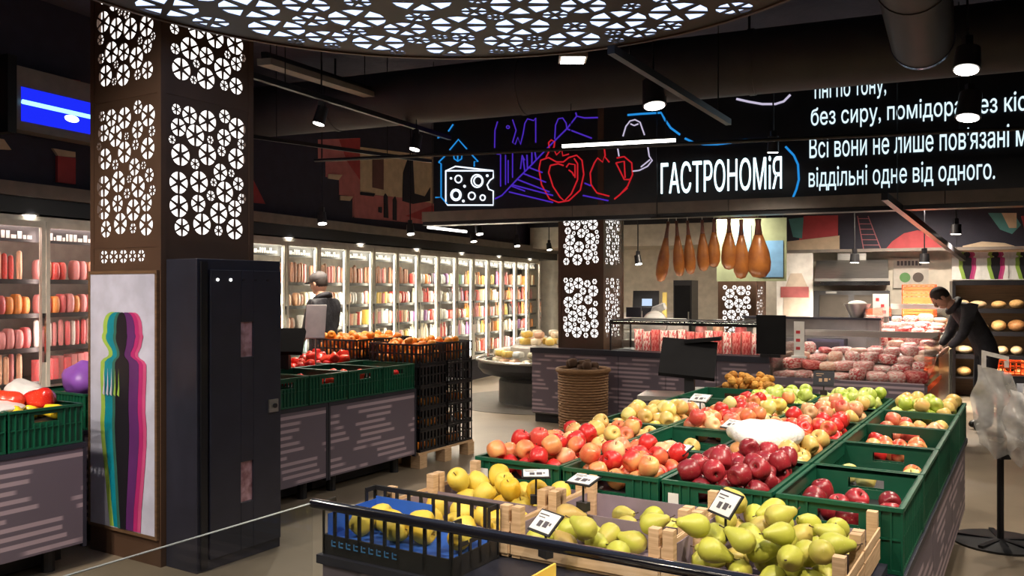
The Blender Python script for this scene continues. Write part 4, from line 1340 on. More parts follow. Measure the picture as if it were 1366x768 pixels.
# bags and packs lying on the left crates
M_pinkb = mat('pink_net', (.55, .10, .09), .55, bump=.6, bscale=60); M_lil = mat('lilac_bag', (.30, .10, .55), .4); M_whb = mat('white_bag', (.8, .76, .74), .35)
for i, (u, v, m, sz, lb_, nm) in enumerate((
        (-5.3, 4.3, M_pinkb, (.2, .17, .08), 'large red net bag on the rear crates of the right stand', 'net_bag'), (-5.35, 4.75, M_pinkb, (.17, .15, .07), 'smaller red net bag beside the large one', 'net_bag'), (-5.2, 3.95, M_whb, (.16, .12, .05), 'white bag beside the red net bags', 'plastic_bag'),
        (-4.78, 2.6, M_whb, (.22, .17, .035), 'white film bag on the front crate next to the poster column', 'plastic_bag'), (-4.8, 2.05, M_whb, (.24, .18, .04), 'flat white film bag on the middle front crate of the left stand', 'plastic_bag'),
        (-5.12, 3.2, M_lil, (.13, .14, .12), 'violet bag behind the poster column', 'plastic_bag'), (-5.3, 2.45, M_whb, (.18, .2, .06), 'shiny white bag on the rear crate by the poster column', 'plastic_bag'), (-5.0, 1.6, mat('brown_bag', (.2, .08, .06), .5), (.14, .14, .06), 'round brown bag at the left edge', 'plastic_bag'))):
    lump_bag(nm, lb_, 'bag', WA(u, v - (.18 if v < 3 else 0), GZ + (.137 + .05)), sz, m, 40 + i, -YA)
cr = copy_tree(gp_full)
place(cr, WA(-5.16, 3.23, GZ), -YA + PI / 2)
tag(cr, 'green crate on the small stand behind the poster column', 'crate', 'green crates on the left stands')
for i, (u, v, c, sz) in enumerate(((-4.72, 2.86, 'red', .06), (-4.80, 2.72, 'red', .055), (-5.0, 2.9, 'white', .07), (-5.02, 2.55, 'white', .06), (-4.66, 2.36, 'peach', .055), (-5.0, 2.2, 'pink', .06), (-4.64, 1.86, 'pink', .05), (-5.0, 1.9, 'white', .06), (-5.25, 2.72, 'pink', .07))):
    m = {'red': F_pep, 'white': M_whb, 'peach': F_pink, 'pink': mat('pink_wrap', (.75, .42, .42), .35)}[c]
    lump_bag('produce_bag', '%s bag %s on the left stand' % ({'red': 'glossy red', 'white': 'small white', 'peach': 'peach coloured', 'pink': 'pale pink'}[c], ['beside the poster column', 'left of the red bag by the column', 'behind the red bags', 'behind the flat white bag', 'left of the two red bags', 'among the yellow peppers', 'at the left picture edge', 'near the left picture edge', 'against the rear crates'][i]), 'bag', WA(u, v - .18, GZ + .137 + .06), (sz * 1.6, sz * 1.3, sz), m, 70 + i, -YA, lump=.6)
# sign card on a pole, dark scale on the stand
sp = thing('card_sign', 'blank pinkish card on a thin pole standing on the vegetable stand', 'sign', WA(-5.05, 5.02, GZ + .10))
sp.location = atY(421, 468, 7.1)
zc0 = sp.location.z - (GZ + .08)
MB().cyl((0, 0, -zc0), (0, 0, .2), .006, n=8).obj('pole', M_steel, sp)
bevel(MB().cbox((0, .0, .245), (.17, .012, .29), rot=Matrix.Rotation(R(-16), 3, 'X')).obj('card', mat('pink_card', (.78, .68, .68), .5), sp), .01)
MB().cyl((0, 0, -zc0 - .002), (0, 0, -zc0 + .01), .05, n=16).obj('base', M_black, sp)
sc1 = thing('scale', 'dark tilted scale terminal behind the charcoal cabinet', 'scale', WA(-5.4, 3.95, GZ))
sc1.location = atY(380, 490, 6.8); sc1.location.z = GZ + .21
MB().box(-.04, .04, -.04, .04, 0, .12).obj('post', M_black, sc1)
MB().cbox((0, 0, .22), (.3, .05, .22), rot=Matrix.Rotation(R(-35), 3, 'X')).obj('screen', M_matte, sc1)

# ------------------------------------------------------------------ stacked black crates on a pallet
def pallet(label, u0, u1, v0, v1):
    t = thing('pallet', label, 'pallet', WA((u0 + u1) / 2, (v0 + v1) / 2, 0), -YA)
    w, d = u1 - u0, v1 - v0
    for i in range(5):
        x = -w / 2 + w * (i + .5) / 5
        MB().box(x - w * .08, x + w * .08, -d / 2, d / 2, .115, .135).obj('deck_board', M_wood, t)
    for x in (-w / 2 + .05, 0, w / 2 - .05):
        for y in (-d / 2 + .05, 0, d / 2 - .05):
            MB().box(x - .05, x + .05, y - .05, y + .05, 0, .115).obj('block', M_wood, t)
pallet('raw wooden pallet under the stacked black crates', -5.16, -4.5, 5.83, 6.66)
n_ = 0
for si, (u, v, levels, nmst) in enumerate(((-4.80, 6.04, 5, 'front stack nearest the mauve stand'), (-4.80, 6.45, 5, 'front stack nearest the aisle end'))):
    for lv in range(levels):
        lattice_crate('black_crate', '%s black crate from the floor in the %s' % (['lowest', 'second', 'third', 'fourth', 'topmost'][lv], nmst), .58, .39, .185, M_black, WA(u, v, .136 + lv * .187), -YA, 'stacked black crates', step=.045, bw=.0125)
        n_ += 1
        cnt = [10, 10, 14, 0, 26][lv]
        zb = .136 + lv * .187 + .009
        if cnt:
            fill(WA(u, v, zb + (.0 if lv < 4 else .0)), -YA, .53, .34, cnt if lv < 4 else 52, 'mandarin', 'orange mandarin in the %s black crate of the %s' % (['lowest', 'second', 'third', 'fourth', 'topmost'][lv], nmst), 'mandarins in the black crates', 300 + n_, stem=False, tries=14)
# crates of oranges behind, on a low dark cupboard
bs = thing('cupboard', 'dark low cupboard behind the stacked black crates', 'cupboard', WA(-5.5, 6.2, 0), -YA)
MB().box(-.29, .29, -.38, .46, .06, .9).obj('body', M_char, bs)
MB().box(-.25, .25, -.34, .42, 0, .06).obj('plinth', M_kick, bs)
for i, v in enumerate((6.03, 6.44)):
    lattice_crate('black_crate', ('left', 'right')[i] + ' black crate of mandarins on the dark cupboard', .56, .39, .185, M_black, WA(-5.5, v, .902), -YA, 'black crates on the cupboard', step=.045, bw=.010)
    fill(WA(-5.5, v, .912), -YA, .5, .34, 58, 'mandarin', 'orange mandarin in the %s black crate on the dark cupboard' % ('left', 'right')[i], 'mandarins in the black crates', 390 + i, stem=False, tries=14)
# ================================================================== wall fridges with glass doors
DW = .62
FV0, FV1 = 3.06, 16.7
NF = int((FV1 - FV0) / DW)
M_fr = mat('fridge_white_frame', (0.72, 0.68, 0.6), .4); M_frin = mat('fridge_inner', (0.45, 0.42, 0.38), .5); M_shelf = mat('fridge_shelf_edge', (0.025, 0.022, 0.022), .5)
M_head = mat('fridge_header', (.03, .03, .034), .5)
FZ = [.46, .78, 1.06, 1.34, 1.62]
def fridge_proto(led):
    t = thing('wall_fridge', 'x', 'fridge')
    s = MB().box(-.66, -.64, 0, DW, .0, 2.14)
    s.obj('carcass', M_frin, t)
    MB().box(-.64, -.02, 0, DW, .0, .36).obj('plinth', M_char, t)
    MB().box(-.64, .0, 0, DW, 2.10, 2.14).obj('top_panel', M_fr, t)
    for z in FZ:
        o = MB().box(-.64, -.07, .0, DW, z - .014, z).obj('shelf', M_frin, t)
        MB().box(-.07, -.06, .0, DW, z - .03, z + .008).obj('price_rail', M_shelf, o)
    hd = MB().box(-.08, -.07, .0, DW, 1.93, 2.09).obj('header_board', M_head, t)
    q = random.Random(3)
    s = MB(); y = .05
    while y < DW - .08:
        w = q.uniform(.012, .05); s.box(-.07, -.068, y, y + w, 1.955, 1.955 + q.choice((.03, .045, .06))); y += w + .012
    s.obj('header_print', M_paper, hd)
    d = thing('door', 'x', 'x'); d.parent = t
    del d['label']; del d['category']
    f = MB().box(0, .035, .003, .038, .36, 2.10).box(0, .035, DW - .038, DW - .003, .36, 2.10).box(0, .035, .038, DW - .038, 2.05, 2.10).box(0, .035, .038, DW - .038, .36, .42)
    f.obj('door_frame', M_fr, d)
    MB().box(.012, .018, .038, DW - .038, .42, 2.05).obj('door_glass', M_glassd, d)
    MB().box(.035, .06, DW - .036, DW - .02, .95, 1.35).obj('handle', M_chrome, d)
    MB().box(-.03, -.012, -.01, .01, .42, 2.02).obj('led_strip', led, t)
    MB().box(-.05, -.02, .05, DW - .05, 2.075, 2.095).obj('led_strip', led, t)
    return t
fp_w = fridge_proto(M_ledw); fp_p = fridge_proto(M_ledp)
protos += [fp_w, fp_p]
# goods: one mesh per shape, coloured per object
box_me = MB().box(-.5, .5, -.5, .5, 0, 1).mesh('carton', M_white)
bot_me = MB().lathe([(0, 0), (.46, 0), (.5, .03), (.5, .6), (.42, .7), (.2, .8), (.2, .86), (.24, .87), (.24, 1), (0, 1)], 12).mesh('bottle', M_white, smooth=True)
tub_me = MB().lathe([(0, 0), (.4, 0), (.48, .85), (.5, .86), (.5, 1.0), (0, 1.0)], 14).mesh('tub', M_white, smooth=True)
pch = MB()
pch.ell((0, 0, 0), (1, 1, 1), 14, 10)
def _pw(t, e): return math.copysign(abs(t) ** e, t)
pch.v = [(.5 * _pw(x, .45) * (1 - .12 * abs(z)), .5 * _pw(y, .35) * (1 - .1 * abs(z)), .5 + .5 * _pw(z, .5)) for x, y, z in pch.v]
pou_me = pch.mesh('pouch', M_white, smooth='all')
ssg = MB().tube([(0, 0, 0), (0, 0, .06), (0, 0, .5), (0, 0, .94), (0, 0, 1)], [.2, .45, .5, .45, .15], 10).mesh('sausage', M_white, smooth='all')
SHAPES = {'carton': box_me, 'bottle': bot_me, 'tub': tub_me, 'pouch': pou_me, 'sausage': ssg}
PC = {'white': (.82, .80, .76), 'cream': (.78, .66, .46), 'red': (.62, .05, .04), 'orange': (.80, .28, .05), 'pink': (.72, .26, .26), 'yellow': (.80, .55, .10), 'brown': (.30, .12, .06), 'light blue': (.35, .5, .62), 'green': (.2, .35, .1), 'violet': (.33, .12, .36), 'peach': (.8, .45, .28), 'dark': (.04, .03, .035), 'rose': (.75, .13, .14)}
PM = {}
for k, c in PC.items():
    m = mat('pack_' + k, c, .35, col2=tuple(min(.9, x * .7 + .1) for x in c), scale=11, contrast=(.45, .6), detail=2)
    PM[k] = m
ORD = ['lowest', 'second', 'third', 'fourth', 'top']
def good(shape, col, loc, dims, rz, label, group, cat='package'):
    o = link({'carton': 'food_carton', 'bottle': 'bottle', 'tub': 'food_tub', 'pouch': 'food_pouch', 'sausage': 'sausage'}[shape], SHAPES[shape], None, loc, rz)
    o.scale = dims
    omat(o, PM[col])
    return tag(o, label, cat, group)
qf = random.Random(21)
for i in range(NF):
    v = FV0 + i * DW
    leftp = v < 6.5
    f = copy_tree(fp_p if leftp else fp_w)
    place(f, WB(FU, v, 0), -YB)
    # place of this door seen from the near end
    sect = 'meat fridge left of the lattice column' if leftp else 'long wall fridge'
    tag(f, ('glass-door %s, door number %d from the left wall end' % ('meat fridge', i + 1)) if leftp else 'glass-door wall fridge, door %d from the far end of the row' % (NF - i), 'fridge', 'wall fridges')
    hidden = 5.9 < v < 6.9
    for k, z in enumerate(FZ):
        if k == 0 and not leftp and qf.random() < .5:
            pass
        rt = (v - 7.4) / 9.3
        if leftp:
            sh = qf.choice(('pouch', 'carton', 'pouch', 'sausage')); cols = qf.choice((['rose', 'pink', 'rose'], ['pink', 'red', 'peach'], ['orange', 'rose', 'pink'], ['rose', 'pink', 'white']))
        elif rt < .35:
            sh = 'sausage' if k == 4 else qf.choice(('pouch', 'pouch', 'tub', 'carton')); cols = ['brown', 'brown', 'pink'] if k == 4 else qf.choice((['white', 'cream', 'peach', 'white', 'brown'], ['cream', 'white', 'peach', 'red'], ['white', 'light blue', 'cream', 'pink', 'yellow']))
        elif rt < .6:
            sh = qf.choice(('carton', 'bottle', 'tub', 'pouch')); cols = qf.choice((['white', 'red', 'cream', 'white'], ['red', 'orange', 'red', 'white'], ['white', 'pink', 'violet', 'dark'], ['white', 'light blue', 'white', 'green']))
        else:
            sh = qf.choice(('bottle', 'tub', 'carton', 'tub')); cols = qf.choice((['orange', 'peach', 'pink', 'red'], ['yellow', 'orange', 'cream', 'brown'], ['pink', 'white', 'red', 'dark'], ['peach', 'brown', 'cream', 'orange'], ['violet', 'pink', 'white', 'rose']))
        n = {'sausage': 9, 'bottle': 9, 'tub': 8, 'carton': 8, 'pouch': 7}[sh]
        if leftp: n += 1
        if hidden: n = 3
        pitch = (DW - .06) / n
        for j in range(n):
            if qf.random() < .06: continue
            c = qf.choice(cols)
            hh = {'sausage': .235, 'bottle': .235, 'tub': .17, 'carton': .2, 'pouch': .17}[sh] * qf.uniform(.85, 1.08)
            w = pitch * qf.uniform(.82, .95)
            if sh == 'sausage': w = pitch * .8
            lb_ = '%s %s on the %s shelf of the %s' % (c, {'carton': 'carton', 'bottle': 'bottle', 'tub': 'tub', 'pouch': 'pouch', 'sausage': 'sausage'}[sh], ORD[k], sect)
            good(sh, c, WB(FU - .13 - qf.uniform(0, .03), v + .03 + pitch * (j + .5), z), (w if sh in ('bottle', 'tub', 'sausage') else .1, w, hh), -YB, lb_, 'chilled goods in the wall fridges')
# recessed lamps along the canopy
for v in (4.8, 8.1, 9.6, 11.1, 12.6, 14.1, 15.6):
    o = thing('downlight', 'small recessed lamp in the canopy over the wall fridges', 'lamp', WB(FU - .01, v, 2.155), -YB, 'canopy lamps')
    MB().lathe([(.055, -.012), (.075, -.012), (.075, .0), (.055, .0), (.055, -.012)], 20).obj('ring', M_steel, o)
    MB().lathe([(0, -.008), (.054, -.008), (.054, -.004), (0, -.004)], 20).obj('lens', M_lens, o)

# ================================================================== round chilled island
isl = thing('round_display', 'round dark chilled island heaped with pale cheese packs', 'display', WA(-5.75, 10.3, 0))
MB().lathe([(0, 0), (.66, 0), (.66, .30), (.62, .34), (0, .34)], 40).obj('pedestal', mat('island_grey', (.09, .09, .09), .4), isl, smooth=True)
MB().lathe([(.62, .34), (.88, .40), (.95, .48), (.95, .58), (.86, .58), (.84, .5), (0, .5)], 48).obj('basin', mat('island_dark', (.03, .03, .032), .3), isl, smooth=True)
MB().tube([(.965 * math.cos(a), .965 * math.sin(a), .585) for a in [2 * PI * i / 48 for i in range(48)]], .022, 8, closed=True).obj('bumper', M_steel, isl, smooth=True)
s = MB()
MB().lathe([(.84, .58), (.845, .58), (.845, .74), (.84, .74), (.84, .58)], 48).obj('glass_ring', M_glass, isl, smooth=True)
MB().lathe([(0, .5), (.5, .5), (.5, .75), (.46, .78), (0, .78)], 32).obj('riser', M_frin, isl, smooth=True)
q = random.Random(9)
for ring, (rr_, z, n) in enumerate(((.68, .52, 22), (.66, .63, 20), (.36, .79, 12), (.15, .79, 5), (.3, .88, 8))):
    for i in range(n):
        a = 2 * PI * i / n + ring * .3
        p = isl.location + Vector((rr_ * math.cos(a), rr_ * math.sin(a), z))
        c = q.choice(('cream', 'yellow', 'cream', 'white', 'peach'))
        good('pouch', c, p, (.15, .12, .09), a, '%s cheese pack in the %s of the round island' % (c, ('outer lower ring', 'outer upper ring', 'raised ring', 'middle', 'top')[ring]), 'cheese packs on the round island')
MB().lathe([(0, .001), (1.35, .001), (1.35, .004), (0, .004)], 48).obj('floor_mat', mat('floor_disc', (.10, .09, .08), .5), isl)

# ================================================================== deli counter
MEAT = {k: mat('meat_' + k, c, .3, col2=c2, scale=7, contrast=(.46, .56)) for k, c, c2 in (('rose', (.55, .05, .06), (.8, .6, .55)), ('pink', (.7, .25, .24), (.8, .6, .55)), ('red', (.42, .03, .035), (.6, .2, .18)), ('peach', (.75, .4, .3), (.8, .62, .5)), ('white', (.8, .68, .62), (.65, .2, .2)))}
dc = thing('deli_counter', 'long grey deli counter with mauve dashed panels', 'counter', WA(-5.0, 8.6, 0), -YA)
CT = .867
L = 2.75
n = 5
for i in range(n):
    a, b = L / n * i, L / n * (i + 1)
    MB().box(a + .004, b - .004, 0, .02, .12, CT - .06).obj('front_panel', M_panel, dc)
MB().box(.0, L, .02, .13, .10, CT - .06).box(.95, L, .13, .9, .1, CT - .06).obj('body', M_grey, dc)
MB().box(-.01, L, -.02, .13, CT - .06, CT).box(.95, L, .13, .92, CT - .06, CT).obj('worktop', M_char, dc)
MB().box(.02, L, .05, .12, 0, .10).obj('kick_and_shade_board', M_kick, dc)
gs = thing('glass_showcase', 'black framed glass showcase of sliced meats on the deli counter', 'showcase', WA(-4.02, 8.66, CT), -YA)
GSL, GSD, GSH = 1.70, .55, .34
s = MB()
for a, b in (((0, 0), (GSL, 0)), ((0, GSD), (GSL, GSD)), ((0, 0), (0, GSD)), ((GSL, 0), (GSL, GSD))):
    s.box(min(a[0], b[0]) - .008, max(a[0], b[0]) + .008, min(a[1], b[1]) - .008, max(a[1], b[1]) + .008, GSH - .016, GSH)
for x in (0, GSL):
    for y in (0, GSD):
        s.box(x - .008, x + .008, y - .008, y + .008, 0, GSH - .016)
s.obj('frame', M_blackm, gs)
MB().box(.008, GSL - .008, -.003, .003, 0, GSH - .016).obj('front_glass', M_glassd, gs)
MB().box(-.003, .003, .008, GSD - .008, 0, GSH - .016).obj('end_glass', M_glassd, gs)
MB().box(.01, GSL - .01, .02, .04, GSH - .03, GSH - .018).obj('led_strip', M_ledw, gs)
MB().box(.008, GSL - .008, .004, .012, GSH - .05, GSH - .017).obj('light_shield', M_blackm, gs)
q = random.Random(31)
for i in range(14):
    x = .28 + i * .1
    c = q.choice(('rose', 'red', 'pink', 'rose'))
    p = WA(-4.02, 8.66, CT + .002) + Matrix.Rotation(-YA, 3, 'Z') @ Vector((x, .13 + .02 * q.random(), 0))
    o = good('carton', c, p, (.085, .05, .23 * q.uniform(.9, 1.05)), -YA, '%s pack of sliced meat standing in the glass showcase' % c, 'meat packs in the showcase')
    omat(o, MEAT[c])
    p2 = p + WA(0, .2, 0)
    good('carton', q.choice(('red', 'peach', 'rose')), p2, (.085, .05, .2), -YA, 'meat pack standing in the back row of the glass showcase', 'meat packs in the showcase')
# lit column on the counter, and one further back
lattice_column('lit rosette column rising from the left end of the deli counter', -4.73, -4.15, 8.75, 9.31, .0, CEIL, [(.96, 1.70), (1.80, 2.42)], ((0, -1), (1, 0)), 31)
lattice_column('lit rosette column behind the hanging hams', -3.75, -3.22, 11.6, 12.1, .0, CEIL, [(.85, 1.62), (1.70, 2.3)], ((0, -1), (1, 0)), 41)
# menu board on the counter and paper sign
mb = thing('menu_board', 'blank black upright board at the right end of the showcase', 'board', WA(-2.24, 8.60, CT), -YA)
MB().box(-.145, .145, -.008, .008, .03, .42).obj('board', M_matte, mb)
MB().box(-.1, .1, -.03, .03, 0, .03).obj('base', M_blackm, mb)
ps = thing('paper_stand', 'white card stand with red marks beside the black board', 'sign', WA(-1.98, 8.66, CT), -YA)
MB().box(-.05, .05, -.005, .005, .02, .36).obj('card', M_paper, ps)
MB().box(-.07, .07, -.03, .03, 0, .02).obj('base', M_white, ps)
for z in (.08, .16, .24):
    MB().box(-.03, .01, -.006, -.005, z, z + .03).obj('red_mark', mat('red_print', (.6, .05, .06), .6), ps)
# slicer and small goods on the back of the counter
sl = thing('meat_slicer', 'white meat slicer standing behind the glass showcase', 'slicer', WA(-3.6, 9.375, CT), -YA)
bevel(MB().box(-.24, .2, -.15, .15, 0, .14).obj('base', M_white, sl), .02)
bevel(MB().cbox((.02, 0, .24), (.36, .18, .2)).obj('carriage', M_white, sl), .03)
MB().cyl((-.14, -.12, .28), (-.14, -.09, .28), .15, n=28).obj('blade', M_steel, sl)
MB().tube([(-.2, .05, .14), (-.26, .05, .3), (-.2, .05, .44), (-.08, .05, .48)], .045, 10).obj('arm', M_white, sl, smooth=True)
ld = thing('scale', 'small deli scale with two dark screens left of the slicer', 'scale', WA(-4.0, 9.4, CT), -YA)
MB().box(-.16, .16, -.14, .14, 0, .08).obj('platform', M_steel, ld)
MB().box(-.02, .02, .1, .14, .08, .34).obj('post', M_steel, ld)
MB().box(-.2, -.01, .09, .12, .34, .46).obj('screen', M_char, ld); MB().box(.01, .2, .09, .12, .34, .46).obj('screen', M_char, ld)
for i, (u, hh) in enumerate(((-3.2, .14), (-3.0, .2), (-2.75, .16), (-2.55, .18))):
    j = thing('glass_jar', ['low', 'tall', 'middle', 'right'][i] + ' lidded glass jar behind the meat showcase', 'jar', WA(u, 9.3, CT), -YA, 'jars on the deli counter')
    MB().lathe([(0, 0), (.06, 0), (.065, .02), (.065, .24 * .8 + hh * .3), (.05, .24 + hh * .3), (0, .24 + hh * .3)], 16).obj('jar_body', PM[['pink', 'peach', 'rose', 'white'][i]], j, smooth=True)
    MB().cyl((0, 0, .24 + hh * .3), (0, 0, .28 + hh * .3), .055, n=16).obj('lid', M_white, j)

# hanging hams
hr = thing('ham_rail', 'dark steel rail carrying the hanging hams under the sign', 'rail', WB(0, 0, 0), -YB)
hA, hB = atY(868, 290, 9.35), atY(1040, 285, 9.0)
hr.location = hA; hr.rotation_euler = (0, 0, 0)
MB().tube([(0, 0, 0), hB - hA], .012, 8).obj('bar', M_blackm, hr)
for k in (.05, .95):
    q_ = (hB - hA) * k
    MB().cyl(q_, (q_.x, q_.y, CEIL - hA.z), .006, n=6).obj('hanger', M_blackm, hr)
M_ham = mat('cured_ham', (.40, .14, .03), .3, col2=(.20, .06, .018), scale=7, bump=.2, bscale=25); M_hamd = mat('ham_shank', (.12, .035, .02), .5)
for i, (px, yb, w, tilt) in enumerate(((893, 376, .07, -.13), (903, 369, .065, .06), (918, 366, .065, .06), (938, 362, .07, .03), (954, 357, .07, 0), (974, 360, .085, 0), (990, 372, .085, 0), (1012, 371, .125, .02))):
    k = (px - 868) / (1040 - 868)
    top = hA.lerp(hB, k)
    zb = CAMH + (HOR - yb) / FPX * top.y
    H = top.z - zb
    t = thing('cured_ham', ['leftmost tilted golden', 'second golden', 'third slim golden', 'fourth slim brown', 'fifth small brown', 'sixth brown', 'seventh reddish brown', 'rightmost broad brown'][i] + ' cured ham hanging from the rail', 'ham', top, -.4, 'hanging hams')
    s = MB().lathe([(0, 0), (w * .55, .015), (w * .92, H * .12), (w, H * .25), (w * .86, H * .42), (w * .55, H * .58), (w * .32, H * .70), (0, H * .71)], 16)
    s.v = [(x + tilt * (H - z), y * .7, z - H) for x, y, z in s.v]
    s.obj('meat', M_ham, t, smooth='all')
    s = MB().tube([(tilt * H * .32, 0, -H * .32), (tilt * H * .15, 0, -H * .15), (tilt * H * .08, 0, -H * .07)], [w * .34, w * .22, w * .28], 8)
    s.obj('shank', M_hamd, t, smooth='all')
    MB().tube([(tilt * H * .08, 0, -H * .07), (0, 0, .0)], .004, 5).obj('string', M_paper, t)
# blue and green hanging menu behind the hams
bm_ = thing('hanging_menu', 'pale green and light blue hanging menu panel behind the hams', 'sign', atY(1002, 375, 10.6), -.35)
MB().box(-.42, .42, 0, .02, 0, .78).obj('panel', mat('menu_green', (.27, .31, .18), .5), bm_)
MB().box(.1, .38, -.006, -.001, .05, .5).obj('blue_field', mat('menu_blue', (.17, .36, .58), .5), bm_)
MB().box(-.2, .0, -.006, -.001, .32, .7).obj('blue_field', mat('menu_blue2', (.2, .42, .6), .5), bm_)
for x in (-.38, .38):
    MB().cyl((x, .01, .78), (x, .01, CEIL - bm_.location.z), .005, n=6).obj('hanger', M_blackm, bm_)

# wicker basket
wk = thing('wicker_basket', 'tall round wicker basket standing before the deli counter', 'basket', WA(-4.12, 8.18, 0))
s = MB()
M_wick = mat('wicker', (.30, .16, .07), .7, col2=(.18, .09, .035), stretch=(1, 1, 14), scale=12, bump=.6, bscale=60)
for i in range(24):
    z0 = .01 + i * .028
    r0 = .245 + .012 * (i / 23)
    s.tube([((r0 + .006 * (-1) ** (k + i)) * math.cos(2 * PI * k / 36) * 1, (r0 + .006 * (-1) ** (k + i)) * math.sin(2 * PI * k / 36), z0) for k in range(36)], .0145, 5, closed=True)
o = s.obj('woven_body', M_wick, wk, smooth=True); o['kind'] = 'stuff'
MB().tube([(.275 * math.cos(2 * PI * k / 36), .275 * math.sin(2 * PI * k / 36), .685) for k in range(36)], .024, 8, closed=True).obj('rim', M_wick, wk, smooth=True)
MB().lathe([(0, .02), (.235, .02), (.235, .03), (0, .03)], 28).obj('base', M_wick, wk)
MB().lathe([(0, .52), (.23, .52), (.23, .53), (0, .53)], 28).obj('inner_tray', M_hamd, wk)
for i, (x, y, z) in enumerate(pack(.36, .36, 20, .05, 12)):
    if math.hypot(x, y) > .19: continue
    o = link('coconut', KIND['gala'][1], None, wk.location + Vector((x, y, .53 + z))); o.scale = (1.2, 1.2, 1.25)
    omat(o, mat('coconut_shell', (.10, .05, .025), .8, bump=.5)); tag(o, 'dark brown coconut inside the wicker basket', 'coconut', 'coconuts in the basket')

# customer scale station between table and counter
ss = thing('scale', 'black self-service scale with a tilted screen behind the apple table', 'scale', atY(910, 560, 7.2), -.35)
ss.location.z = 0
MB().box(-.25, .25, -.2, .2, .0, .62).obj('cabinet', M_char, ss)
MB().box(-.34, .1, -.22, .2, .62, .66).obj('weighing_plate', M_steel, ss)
MB().box(.02, .10, -.02, .06, .66, .92).obj('post', M_black, ss)
rot = Matrix.Rotation(R(-38), 3, 'X') @ Matrix.Rotation(R(8), 3, 'Z')
MB().cbox((.05, .0, .96), (.46, .05, .36), rot=rot).obj('screen', M_matte, ss)
MB().cbox((.16, .1, 1.115), (.3, .12, .03), rot=Matrix.Rotation(R(-6), 3, 'Y')).obj('hood', M_matte, ss)
MB().box(.14, .30, -.225, -.215, .60, .75).obj('paper_note', M_paper, ss)

# box of physalis
pb = thing('fruit_basket', 'dark wooden basket of orange physalis behind the apple table', 'basket', WA(-2.15, 7.55, 0), -YA)
MB().box(-.22, .22, -.18, .18, 0, .5).obj('pedestal', M_char, pb)
for a, b, c, d in ((-.26, .26, -.22, -.205), (-.26, .26, .205, .22), (-.26, -.245, -.205, .205), (.245, .26, -.205, .205)):
    MB().box(a, b, c, d, .5, .68).obj('basket_wall', mat('dark_basket', (.11, .05, .025), .7), pb)
MB().box(-.245, .245, -.205, .205, .5, .6).obj('filling', M_hamd, pb)
ph_me = MB().lathe([(0, -.05), (.02, -.035), (.034, -.005), (.03, .018), (.014, .034), (0, .036)], 8).mesh('physalis', F_phys)
for i, (x, y, z) in enumerate(pack(.46, .38, 60, .034, 77, tries=20)):
    o = link('physalis', ph_me, None, pb.location + Matrix.Rotation(-YA, 3, 'Z') @ Vector((x, y, .602 + z)))
    o.rotation_euler = (rnd.uniform(0, 6), rnd.uniform(0, 6), rnd.uniform(0, 6))
    tag(o, 'orange papery physalis heaped in the dark wooden basket', 'physalis', 'physalis in the basket')

# ================================================================== meat cases at the right
def meat_case(label, u0, u1, v0, v1, zb, zf, rows, cols, seed, led):
    """low service case: raked deck of meat under glass; zb back height, zf front height"""
    w, d = u1 - u0, v1 - v0
    t = thing('meat_case', label, 'display case', WA(u0, v0, 0), -YA)
    MB().box(0, w, 0, d, 0, zf - .1).obj('body', M_steel, t)
    MB().box(-.005, w + .005, -.012, 0, .1, zf - .04).obj('front_panel', M_panel, t)
    MB().prism([(0, 0, zf - .1), (0, d, zf - .1), (0, d, zb)], (w, 0, 0)).obj('raked_deck', M_frin, t)
    MB().box(-.006, 0, 0, d, zf - .1, zb + .2).obj('end_glass', M_glassd, t); MB().box(w, w + .006, 0, d, zf - .1, zb + .2).obj('end_glass', M_glassd, t)
    MB().box(0, w, -.006, 0, zf - .04, zf + .12).obj('front_glass', M_glassd, t)
    MB().box(0, w, d - .06, d + .02, zb + .2, zb + .23).obj('top_rail', M_steel, t)
    MB().box(w + .006, w + .03, 0, d, zf - .12, zf - .06).obj('side_rail', M_chrome, t)
    MB().box(.02, w - .02, d - .05, d - .01, zb + .185, zb + .198).obj('led_strip', led, t)
    MB().box(0, w, d - .075, d - .062, zb + .165, zb + .215).obj('light_shield', M_steel, t)
    q = random.Random(seed)
    for r in range(rows):
        for c in range(cols):
            y = d * (r + .5) / rows; x = w * (c + .5) / cols
            z = zf - .1 + (zb - zf + .1) * y / d + .02
            col = q.choice(('rose', 'pink', 'red', 'pink', 'peach', 'white'))
            o = good('pouch', col, WA(u0, v0, 0) + Matrix.Rotation(-YA, 3, 'Z') @ Vector((x, y, z - .01)), (w / cols * q.uniform(.7, 1.1), d / rows * q.uniform(.6, .85), q.uniform(.06, .13)), -YA + q.uniform(-.5, .5), '%s cut of meat in the %s' % (col, 'near meat case' if seed == 1 else 'far meat case'), 'meat cuts in the cases')
            omat(o, MEAT[col])
    return t
M_ledm = emis('meat_led', (1.0, .82, .84), 30.0)
meat_case('near glass meat case behind the green apples', -2.22, -.86, 8.6, 10.0, .86, .72, 4, 8, 1, M_ledm)
meat_case('far pink lit meat case receding beside the man', -1.62, -.94, 10.3, 12.3, 1.12, .9, 7, 4, 2, M_ledm)
